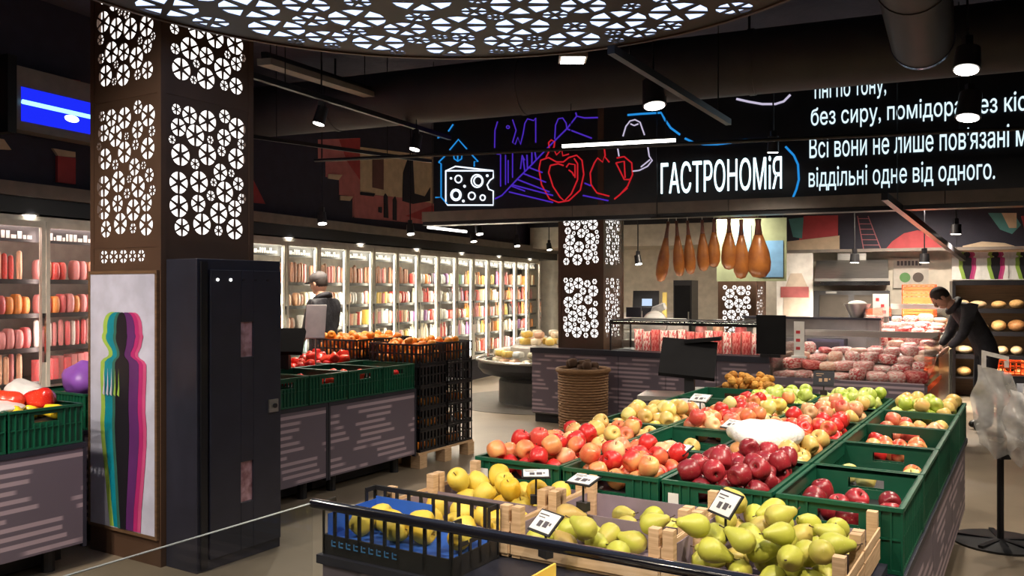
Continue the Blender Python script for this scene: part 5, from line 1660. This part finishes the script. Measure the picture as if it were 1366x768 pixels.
# grey partition with the dark drawer box, and goods on it
gp_ = thing('partition', 'plain grey partition wall behind the deli counter', 'partition', WA(-2.75, 10.45, 0), -YA)
MB().box(-.3, 1.25, 0, .12, 0, 1.19).obj('panel', M_grey, gp_)
MB().box(-.32, 1.27, -.02, .14, 1.19, 1.215).obj('top_cap', M_char, gp_)
dbx = thing('drawer_box', 'dark drawer box on the ledge before the grey partition', 'box', WA(-2.02, 10.2, 0), -YA)
MB().box(-.3, .3, -.16, .16, 0, .80).obj('cabinet', M_grey, dbx); MB().box(-.2, .2, -.12, .12, .80, .98).obj('drawer', M_char, dbx); MB().box(-.16, .16, -.126, -.12, .84, .95).obj('drawer_front', M_black, dbx)

# ================================================================== kitchen along the back wall
KV = 14.2
def KB(px, Z=0, dv=0.0):
    """point on the kitchen wall under a given picture column"""
    k = (px - 683) / FPX; cs, sn = math.cos(YB), math.sin(YB); V = KV - dv
    u = (k * V * cs - V * sn) / (cs + k * sn)
    return u
def kz(px, py, dv=0.0):
    u = KB(px, 0, dv); Y = -u * math.sin(YB) + (KV - dv) * math.cos(YB)
    return CAMH + (HOR - py) / FPX * Y
def kthing(name, label, cat, px, dv, z=0.0, group=None):
    return thing(name, label, cat, WB(KB(px, 0, dv), KV - dv, z), -YB, group)
# mural band over the kitchen
band = MB().box(-1.88, 5.1, 13.80, 14.18, 2.14, 3.2).obj('wall_mural_band', mat('mural_navy2', (.016, .016, .032), .7), rz=-YB); struct(band)
def b_uz(px, py):
    return KB(px, 0, .4), kz(px, py, .4)
mural(band, [(mp_red, [(1072, 288), (1118, 287), (1118, 314), (1066, 320)]), (mp_crm, [(1050, 322), (1120, 314), (1120, 334), (1050, 336)]), (mp_teal, [(1052, 292), (1072, 290), (1070, 318), (1058, 316)]),
             (mp_red, [(1180, 334), (1190, 322), (1206, 311), (1224, 307), (1244, 312), (1262, 334)]), (mp_teal, [(1318, 284), (1352, 284), (1362, 300), (1350, 312), (1334, 306)]), (mp_crm, [(1336, 284), (1356, 284), (1356, 304), (1346, 304)]),
             (mp_crm, [(1284, 328), (1310, 322), (1340, 324), (1366, 332), (1366, 336), (1284, 336)]), (mp_red, [(1362, 288), (1400, 286), (1400, 330), (1368, 312)])], b_uz, 13.80, True)
s = MB()
for (a, b) in (((1144, 288), (1152, 332)), ((1158, 288), (1175, 332))):
    (u0, z0), (u1, z1) = b_uz(*a), b_uz(*b)
    s.tube([(u0, 13.795, z0), (u1, 13.795, z1)], .009, 4)
for k in range(6):
    f_ = .08 + k * .16
    (u0, z0), (u1, z1) = b_uz(1144 + 8 * f_, 288 + 44 * f_), b_uz(1158 + 17 * f_, 288 + 44 * f_)
    s.tube([(u0, 13.795, z0), (u1, 13.795, z1)], .007, 4)
s.obj('painted_ladder', mat('mural_ladder', (.35, .12, .14), .7), band)
struct(MB().box(-1.88, 5.1, 13.72, 13.80, 2.10, 2.145).obj('trim_3', M_beam, rz=-YB))
# light soffits beyond the lattice columns
struct(MB().box(-6.3, -1.95, 15.6, 17.05, 2.35, 2.75).obj('trim_4', M_wallw, rz=-YB))
struct(MB().box(-6.3, -1.95, 15.5, 17.05, 2.75, CEIL).obj('trim_5', M_wallk, rz=-YB))
# tall white picture panel of a filled paper bag
pp = kthing('picture_panel', 'white picture panel showing a paper bag with a red label', 'picture', 1060, .8)
MB().box(-.26, .26, 0, .04, .9, 2.08).obj('panel', M_paper, pp)
MB().prism([(-.16, -.003, 1.12), (.22, -.003, 1.12), (.22, -.003, 1.5), (.1, -.003, 1.78), (-.06, -.003, 1.78), (-.16, -.003, 1.5)], (0, -.003, 0)).obj('printed_bag', mat('bag_print', (.62, .52, .42), .6), pp)
MB().box(-.2, .2, -.009, -.006, 1.42, 1.58).obj('red_label', mat('label_print', (.45, .12, .12), .6), pp)
MB().box(-.26, .26, .0, .3, 0, .9).obj('base_cabinet', M_grey, pp)
# steel hood, oven, worktop
hd = kthing('extractor_hood', 'steel extractor hood on the kitchen wall', 'hood', 1136, .5)
MB().prism([(-.5, .45, 1.62), (-.5, -.35, 1.62), (-.5, -.35, 1.70), (-.5, .1, 1.98), (-.5, .45, 1.98)], (1.0, 0, 0)).obj('canopy', M_steel, hd)
MB().box(-.52, .52, -.37, -.35, 1.6, 1.66).obj('lip', M_chrome, hd)
MB().box(-.2, .2, .1, .4, 1.98, 2.13).obj('flue', M_steel, hd)
ov_ = kthing('oven', 'black kitchen oven under the steel hood', 'oven', 1136, .55)
MB().box(-.52, .52, -.2, .45, .0, 1.52).obj('body', M_black, ov_)
MB().box(-.44, -.04, -.21, -.2, 1.1, 1.46).obj('oven_door', mat('oven_glass', (.04, .035, .03), .1), ov_); MB().box(.04, .44, -.21, -.2, 1.1, 1.46).obj('oven_door', mat('oven_glass', (.04, .035, .03), .1), ov_)
MB().box(-.35, -.2, -.215, -.21, 1.48, 1.51).obj('display', M_steel, ov_)
wt = kthing('kitchen_counter', 'pale kitchen counter below the wall poster', 'counter', 1215, .75)
MB().box(-.42, .42, -.25, .6, 0, 1.13).obj('body', M_char, wt); MB().box(-.44, .44, -.27, .62, 1.13, 1.16).obj('worktop', M_black, wt)
for i in range(3):
    c_ = lattice_crate('orange_crate', ['lowest', 'middle', 'topmost'][i] + ' bright orange plastic crate stacked on the kitchen counter', .44, .36, .148, mat('orange_plastic', (.75, .1, .015), .4), WB(KB(1226, 0, .75), KV - .72, 1.162 + i * .150), -YB, 'orange crates', step=.06)
    MB().box(-.2, .2, -.165, -.16, .03, .12).obj('inner_wall', mat('orange_plastic', (.75, .1, .015), .4), c_)
wp = kthing('wall_poster', 'grey wall poster with dark lettering and two round pictures', 'poster', 1215, .02)
MB().box(-.24, .24, -.02, .0, 1.56, 2.02).obj('sheet', mat('poster_grey', (.5, .47, .42), .7), wp)
s = MB()
for i in range(7):
    s.box(-.19 + i * .05, -.155 + i * .05, -.024, -.02, 1.9, 1.97)
s.obj('lettering', M_ink, wp)
for x, c in ((-.08, (.1, .25, .08)), (.1, (.08, .06, .05))):
    MB().cyl((x, -.02, 1.72), (x, -.024, 1.72), .075, n=20).obj('round_picture', mat('round_%d' % int(c[1] * 100), c, .6), wp)
wb = kthing('white_box', 'white carton with red stamps on the partition end', 'box', 1175, 2.6)
wb.location = atY(1175, 422, 11.0)
MB().box(-.095, .095, -.06, .06, 0, .29).obj('carton', M_paper, wb)
MB().box(-.09, .09, -.055, .055, -wb.location.z, 0).obj('pedestal', M_grey, wb)
for x, z in ((-.04, .2), (.02, .12), (.04, .04)):
    MB().box(x - .02, x + .02, -.062, -.06, z, z + .04).obj('red_stamp', mat('red_print', (.6, .05, .06), .6), wb)
bw = thing('mixing_bowl', 'pale grey bowl with white food on the partition', 'bowl', atY(1122, 421, 11.05))
bw.location.z = 1.216
bw.location = WA(-1.75, 10.52, 1.216)
MB().lathe([(0, 0), (.07, 0), (.13, .12), (.15, .16), (.14, .16), (.12, .12), (0, .03)], 24).obj('bowl', M_steel, bw, smooth=True)
MB().ell((0, 0, .15), (.11, .11, .05)).obj('food', M_paper, bw, smooth='all')

# bread shelving on the far right, with posters over it
bs_ = thing('bread_shelf', 'dark bread rack full of loaves at the far right wall', 'shelf', WB(2.55, 13.6, 0), -YB)
BW = 3.1
BZ = [.3, .62, .95, 1.27]
MB().box(-BW / 2, BW / 2, .5, .55, 0, 1.66).obj('back_board', M_oak, bs_)
for x in (-BW / 2, -BW / 6, BW / 6, BW / 2):
    MB().box(x - .02, x + .02, 0, .5, 0, 1.66).obj('upright', M_blackm, bs_)
for z in BZ + [1.66]:
    MB().box(-BW / 2, BW / 2, 0, .5, z - .02, z).obj('shelf', M_blackm, bs_)
for z in BZ[1:] + [1.66]:
    MB().box(-BW / 2, BW / 2, .0, .012, z - .06, z - .02).obj('shelf_lip', M_blackm, bs_)
    MB().box(-BW / 2 + .03, BW / 2 - .03, .04, .07, z - .035, z - .022).obj('led_strip', emis('bread_led', (1, .75, .42), 7.0), bs_)
lo_me = MB().ell((0, 0, .5), (.5, .5, .5), 12, 8).mesh('loaf', M_white, smooth='all')
q = random.Random(61)
BR = [mat('crust_gold', (.55, .28, .08), .6, col2=(.75, .5, .22), scale=16), mat('crust_brown', (.34, .14, .04), .6, col2=(.5, .25, .1), scale=16), mat('crust_pale', (.72, .52, .3), .6, scale=16)]
for k, z in enumerate(BZ):
    x = -BW / 2 + .14
    while x < BW / 2 - .1:
        w = q.choice((.16, .2, .24))
        if min(abs(x - e) for e in (-BW / 6, BW / 6)) > w / 2 + .02:
            b_i = q.randrange(3)
            o = link('bread_loaf', lo_me, None, bs_.location + Matrix.Rotation(-YB, 3, 'Z') @ Vector((x, .2, z + .001)), -YB)
            o.scale = (w * .95, .26, q.uniform(.1, .17)); omat(o, BR[b_i])
            tag(o, '%s loaf on the %s shelf of the bread rack' % (('golden', 'dark brown', 'pale')[b_i], ['lowest', 'second', 'third', 'top'][k]), 'bread', 'loaves on the bread rack')
        x += w + .02
for i, px in enumerate((1290, 1328, 1366)):
    t = kthing('wall_banner', ['left', 'middle', 'right'][i] + ' cream banner with pink and green figure over the bread rack', 'banner', px, .06)
    MB().box(-.2, .2, -.02, 0, 1.68, 2.09).obj('sheet', M_paper, t)
    for j, (dx, m) in enumerate(((-.05, P_lime), (.06, P_ros), (.03, P_mag), (.0, P_blk))):
        figure(t, dx, 1.69, .4, -.021 - .0012 * j, m, k=.45)
for i, z in enumerate((0, .17, .34, .51)):
    lattice_crate('orange_crate', ['lowest', 'second', 'third', 'topmost'][i] + ' orange crate in the stack beside the bread rack', .5, .36, .165, mat('orange_plastic', (.75, .1, .015), .4), atY(1335, 560, 9.9) * Vector((1, 1, 0)).length / Vector((1, 1, 0)).length if False else Vector((atY(1335, 560, 10.4).x, 10.4, z)), -YB, 'orange crates by the bread rack', step=.06)

# ================================================================== bag stand on the right
st = thing('bag_stand', 'black pole stand with round base holding plastic bags', 'stand', (2.98, 5.2, 0))
MB().lathe([(0, 0), (.27, 0), (.27, .012), (.06, .022), (.03, .03), (0, .03)], 32).obj('base', M_black, st, smooth=True)
for a in range(5):
    t_ = 2 * PI * a / 5
    MB().cbox((.13 * math.cos(t_), .13 * math.sin(t_), .022), (.24, .03, .012), rot=Matrix.Rotation(t_, 3, 'Z')).obj('base_rib', M_blackm, st)
MB().cyl((0, 0, .03), (0, 0, 1.05), .02, n=12).obj('pole', M_blackm, st, smooth=True)
MB().box(-.12, .3, -.05, -.02, .92, 1.02).obj('holder', M_blackm, st)
MB().box(-.03, .03, -.06, -.02, .52, .58).obj('clamp', M_blackm, st)
MB().box(.06, .34, -.07, -.062, .62, .98).obj('info_card', mat('info_card', (.5, .52, .58), .4), st)
def bag_mesh(seed, w, h):
    q = random.Random(seed); ph = [q.uniform(0, 6) for _ in range(5)]
    s = MB()
    def side(sg):
        def fn(a, b):
            x = (a - .5) * w * (.62 + .38 * math.sin(PI * min(1, b * .95 + .12)) + .05 * math.sin(b * 11 + ph[0])) + .10 * w * (1 - b)
            bulge = .07 * math.sin(PI * a) * math.sin(PI * min(1, (1 - b) * 1.1 + .03)) ** .8
            y = sg * bulge + .014 * math.sin(a * 15 + ph[1] + b * 9) + .012 * math.sin(b * 17 + ph[2] + a * 5)
            z = h * b + (1 - b) * (.10 * (1 - a) + .03 * math.sin(a * 9 + ph[3])) - b * .10 * a * h
            return (x, y, z)
        return fn
    s.grid(side(1), 16, 20); s.grid(side(-1), 16, 20)
    return s.mesh('bag', M_film2, smooth='all')
M_film2 = film('bag_film', (.80, .78, .74), .42)
for i, (dx, dy, w, h, z, rz_) in enumerate(((-.10, -.12, .34, .60, .50, .1), (.02, -.2, .26, .44, .52, -.15), (.16, -.12, .28, .46, .55, .2))):
    t = thing('plastic_bag', ['milky plastic bag with cut handle hanging leftmost on the pole stand', 'crumpled middle plastic bag hanging on the pole stand', 'short plastic bag hanging nearest the info card'][i], 'bag', (2.98 + dx, 5.2 + dy, z), rz_, 'bags on the pole stand')
    link('bag_body', bag_mesh(50 + i, w, h), t)
    if i == 0:
        # die-cut handle: a flat loop at the top
        s = MB().box(-.085, -.06, -.004, .004, h - .02, h + .06).box(.06, .085, -.004, .004, h - .02, h + .02)
        s.prism([(-.085, -.004, h + .06), (-.085, -.004, h + .085), (.085, -.004, h + .045), (.085, -.004, h + .02)], (0, .008, 0)).obj('handle', film('handle_film', (.85, .82, .76), .8), t)

# service equipment along the far wall, between the two lit columns
rg = thing('cash_register', 'dark till screen on a post behind the deli counter', 'till', atY(862, 430, 12.0) * 1.0, -.3)
rg.location.z = 0
MB().box(-.3, .3, -.25, .25, 0, .95).obj('cabinet', M_grey, rg)
MB().box(-.03, .03, -.03, .03, .95, 1.25).obj('post', M_black, rg)
MB().cbox((0, -.03, 1.38), (.36, .05, .28), rot=Matrix.Rotation(R(-12), 3, 'X')).obj('screen', M_matte, rg)
MB().cbox((.02, -.062, 1.36), (.14, .01, .1), rot=Matrix.Rotation(R(-12), 3, 'X')).obj('lit_display', emis('till_display', (.6, .75, 1), 1.0), rg)
MB().box(.22, .28, .05, .11, .95, 1.5).obj('yellow_post', mat('yellow_paint', (.6, .45, .12), .5), rg)
fc = thing('tall_fridge', 'tall narrow black cabinet standing at the far service wall', 'cabinet', atY(915, 430, 13.2) * 1.0, -YB)
fc.location.z = 0
MB().box(-.14, .14, -.25, .25, 0, 1.68).obj('body', M_black, fc)
MB().box(-.12, .12, -.262, -.25, .1, 1.6).obj('door', M_matte, fc)
MB().box(.09, .105, -.29, -.262, .7, 1.2).obj('handle', M_steel, fc)
wb2 = thing('work_bench', 'steel work bench with upstand along the far service wall', 'bench', atY(890, 430, 14.0) * 1.0, -YB)
wb2.location.z = 0
MB().box(-1.0, .22, -.3, .3, .86, .9).obj('bench_top', M_steel, wb2)
MB().box(-1.0, .22, .28, .3, .9, 1.15).obj('upstand', M_steel, wb2)
for x in (-.95, .17):
    for y in (-.25, .25):
        MB().box(x - .02, x + .02, y - .02, y + .02, 0, .86).obj('leg', M_steel, wb2)
# ================================================================== people
M_skin = mat('skin', (.52, .29, .2), .5)
M_hair = mat('dark_hair', (.03, .02, .015), .7, bump=.5, bscale=120)
M_jkt = mat('black_jacket', (.012, .012, .016), .7, col2=(.02, .02, .026), scale=14, bump=.6, bscale=26)
M_trs = mat('dark_trousers', (.012, .012, .018), .75, bump=.3, bscale=30)
M_shoe = mat('black_shoe', (.01, .01, .01), .4)
def person(label, loc, rz, J, cap=None, hairc=None, scale=1.0, group=None):
    """J: named joints in a local frame where the person faces +Y"""
    t = thing('person', label, 'person', loc, rz, group)
    rad = {'pelvis': .15, 'waist': .145, 'chest': .165, 'neckb': .09, 'neck': .058, 'head0': .06, 'shL': .085, 'shR': .085, 'elL': .055, 'elR': .055, 'wrL': .042, 'wrR': .042, 'hipL': .105, 'hipR': .105, 'knL': .078, 'knR': .078, 'anL': .055, 'anR': .055, 'toL': .04, 'toR': .04}
    ed = [('pelvis', 'waist'), ('waist', 'chest'), ('chest', 'neckb'), ('neckb', 'neck'), ('neck', 'head0'), ('chest', 'shL'), ('shL', 'elL'), ('elL', 'wrL'), ('chest', 'shR'), ('shR', 'elR'), ('elR', 'wrR'), ('pelvis', 'hipL'), ('hipL', 'knL'), ('knL', 'anL'), ('anL', 'toL'), ('pelvis', 'hipR'), ('hipR', 'knR'), ('knR', 'anR'), ('anR', 'toR')]
    ks = list(rad)
    me = bpy.data.meshes.new('b')
    me.from_pydata([J[k] for k in ks], [(ks.index(a), ks.index(b)) for a, b in ed], [])
    o = bpy.data.objects.new('b', me); C.objects.link(o)
    o.modifiers.new('skin', 'SKIN')
    for i, k in enumerate(ks):
        sv = me.skin_vertices[0].data[i]
        rr_ = rad[k]
        sv.radius = (rr_, rr_ * (.78 if k in ('pelvis', 'waist', 'chest') else 1.0)) if k not in ('pelvis', 'waist', 'chest') else (rr_, rr_ * .8)
        sv.use_root = (k == 'pelvis')
    o.modifiers.new('sub', 'SUBSURF').levels = 2
    bpy.context.view_layer.update()
    bme = bpy.data.meshes.new_from_object(o.evaluated_get(bpy.context.evaluated_depsgraph_get()))
    bpy.data.objects.remove(o)
    s = MB()
    vs = [tuple(v.co) for v in bme.vertices]; fs = [tuple(p.vertices) for p in bme.polygons]
    s._add(vs, fs, 0)
    JV = {k: Vector(v) for k, v in J.items()}
    for i, f in enumerate(s.f):
        c = sum((Vector(s.v[j]) for j in f), Vector()) / len(f)
        best = min(ks, key=lambda k: (JV[k] - c).length - rad[k] * .6)
        s.m[i] = 1 if best in ('hipL', 'hipR', 'knL', 'knR', 'anL', 'anR') else 2 if best in ('neck', 'head0') else 3 if best in ('toL', 'toR') else 0
    # head with nose, brow, ears, chin
    hc = JV['head']; hd_ = JV['look'].normalized(); up = (JV['head'] - JV['neck']).normalized()
    rt = hd_.cross(up).normalized(); hd_ = up.cross(rt).normalized()
    HM = Matrix((rt, hd_, up)).transposed()
    def H(x, y, z): return hc + HM @ Vector((x, y, z))
    n0 = len(s.v)
    s.ell(hc, (.075, .095, .115), 16, 12, 2, HM)
    s.ell(H(0, .028, -.06), (.055, .066, .055), 12, 8, 2, HM)
    s.ell(H(0, .100, -.012), (.013, .018, .026), 8, 6, 2, HM)
    s.ell(H(0, .088, .028), (.05, .014, .012), 10, 6, 2, HM)
    for sx in (-1, 1):
        s.ell(H(sx * .077, -.005, -.005), (.01, .02, .032), 8, 6, 2, HM)
        s.ell(H(sx * .03, .087, .008), (.012, .008, .007), 8, 6, 4, HM)
    s.ell(H(0, .092, -.055), (.024, .006, .007), 8, 6, 5, HM)
    # hands: palm, four fingers, thumb
    for sd_ in ('L', 'R'):
        w0 = JV['wr' + sd_]; dr_ = (w0 - JV['el' + sd_]).normalized()
        side = dr_.cross(Vector((0, 0, 1)))
        side = side.normalized() if side.length > .1 else Vector((1, 0, 0))
        nrm = side.cross(dr_).normalized()
        PMx = Matrix((side, dr_, nrm)).transposed()
        s.ell(w0 + dr_ * .055, (.042, .055, .018), 10, 8, 2, PMx)
        for k, (off, ln) in enumerate(((-.03, .068), (-.01, .078), (.01, .074), (.03, .058))):
            a = w0 + dr_ * .095 + side * off
            s.tube([a, a + dr_ * ln * .5 - nrm * .006, a + dr_ * ln * .85 - nrm * .024], [.0095, .009, .007], 6, 2)
        sg_ = 1 if sd_ == 'L' else -1
        a = w0 + dr_ * .035 + side * sg_ * .035
        s.tube([a, a + dr_ * .03 + side * sg_ * .028, a + dr_ * .06 + side * sg_ * .03 - nrm * .012], [.012, .011, .008], 6, 2)
    s.obj('body', [M_jkt, M_trs, M_skin, M_shoe, M_black, mat('lips', (.4, .14, .12), .5)], t, smooth='all')
    hs = MB()
    hs.ell(H(0, -.016, .024), (.082, .096, .106), 16, 10, 0, HM)
    hs.obj('hair', hairc or M_hair, t, smooth='all')
    if cap:
        cs_ = MB()
        cs_.ell(H(0, -.008, .062), (.092, .106, .078), 16, 10, 0, HM)
        cs_.ell(H(0, .105, .045), (.07, .065, .008), 12, 6, 0, HM)
        cs_.obj('cap', cap, t, smooth='all')
    # jacket collar
    cl = MB(); nb = JV['neckb'].lerp(JV['neck'], .35)
    ax = (JV['neck'] - JV['neckb']).normalized(); e1_ = ax.orthogonal().normalized(); e2_ = ax.cross(e1_)
    cl.tube([nb + (e1_ * math.cos(a) + e2_ * math.sin(a)) * .085 for a in [2 * PI * i / 16 for i in range(16)]], .032, 8, closed=True)
    cl.obj('collar', M_jkt, t, smooth='all')
    return t
JL = {'pelvis': (0, 0, .94), 'waist': (0, .01, 1.10), 'chest': (0, .0, 1.28), 'neckb': (0, .01, 1.43), 'neck': (0, .04, 1.49), 'head0': (0, .06, 1.55), 'head': (0, .07, 1.60), 'look': (0, 1, -.25),
      'shL': (-.18, 0, 1.37), 'shR': (.18, 0, 1.37), 'elL': (-.23, .04, 1.10), 'elR': (.23, .05, 1.10), 'wrL': (-.16, .26, 1.02), 'wrR': (.16, .27, 1.03),
      'hipL': (-.10, 0, .87), 'hipR': (.10, 0, .87), 'knL': (-.11, .03, .48), 'knR': (.11, .02, .48), 'anL': (-.11, 0, .09), 'anR': (.11, -.02, .09), 'toL': (-.12, .16, .045), 'toR': (.12, .14, .045)}
person('person in a dark jacket and grey cap standing before the wall fridges', (atY(432, 385, 9.2).x, 9.2, 0), R(62), JL, cap=mat('grey_cap', (.10, .09, .09), .8))
JR = {'pelvis': (0, -.10, .92), 'waist': (0, -.02, 1.08), 'chest': (0, .11, 1.24), 'neckb': (0, .22, 1.35), 'neck': (0, .28, 1.39), 'head0': (0, .33, 1.42), 'head': (0, .37, 1.45), 'look': (0, .8, -.5),
      'shL': (-.19, .13, 1.31), 'shR': (.19, .13, 1.31), 'elL': (-.24, .22, 1.04), 'elR': (.24, .22, 1.04), 'wrL': (-.15, .33, .92), 'wrR': (.15, .33, .92),
      'hipL': (-.10, -.10, .86), 'hipR': (.10, -.10, .86), 'knL': (-.11, -.04, .47), 'knR': (.11, -.06, .47), 'anL': (-.11, -.08, .09), 'anR': (.11, -.10, .09), 'toL': (-.12, .08, .045), 'toR': (.12, .06, .045)}
person('person in a black jacket leaning over the meat case', (atY(1304, 385, 9.3).x, 9.3, 0), R(78), JR)
def wipe(o):
    for c in list(o.children):
        wipe(c)
    bpy.data.objects.remove(o)
for p in protos:
    wipe(p)
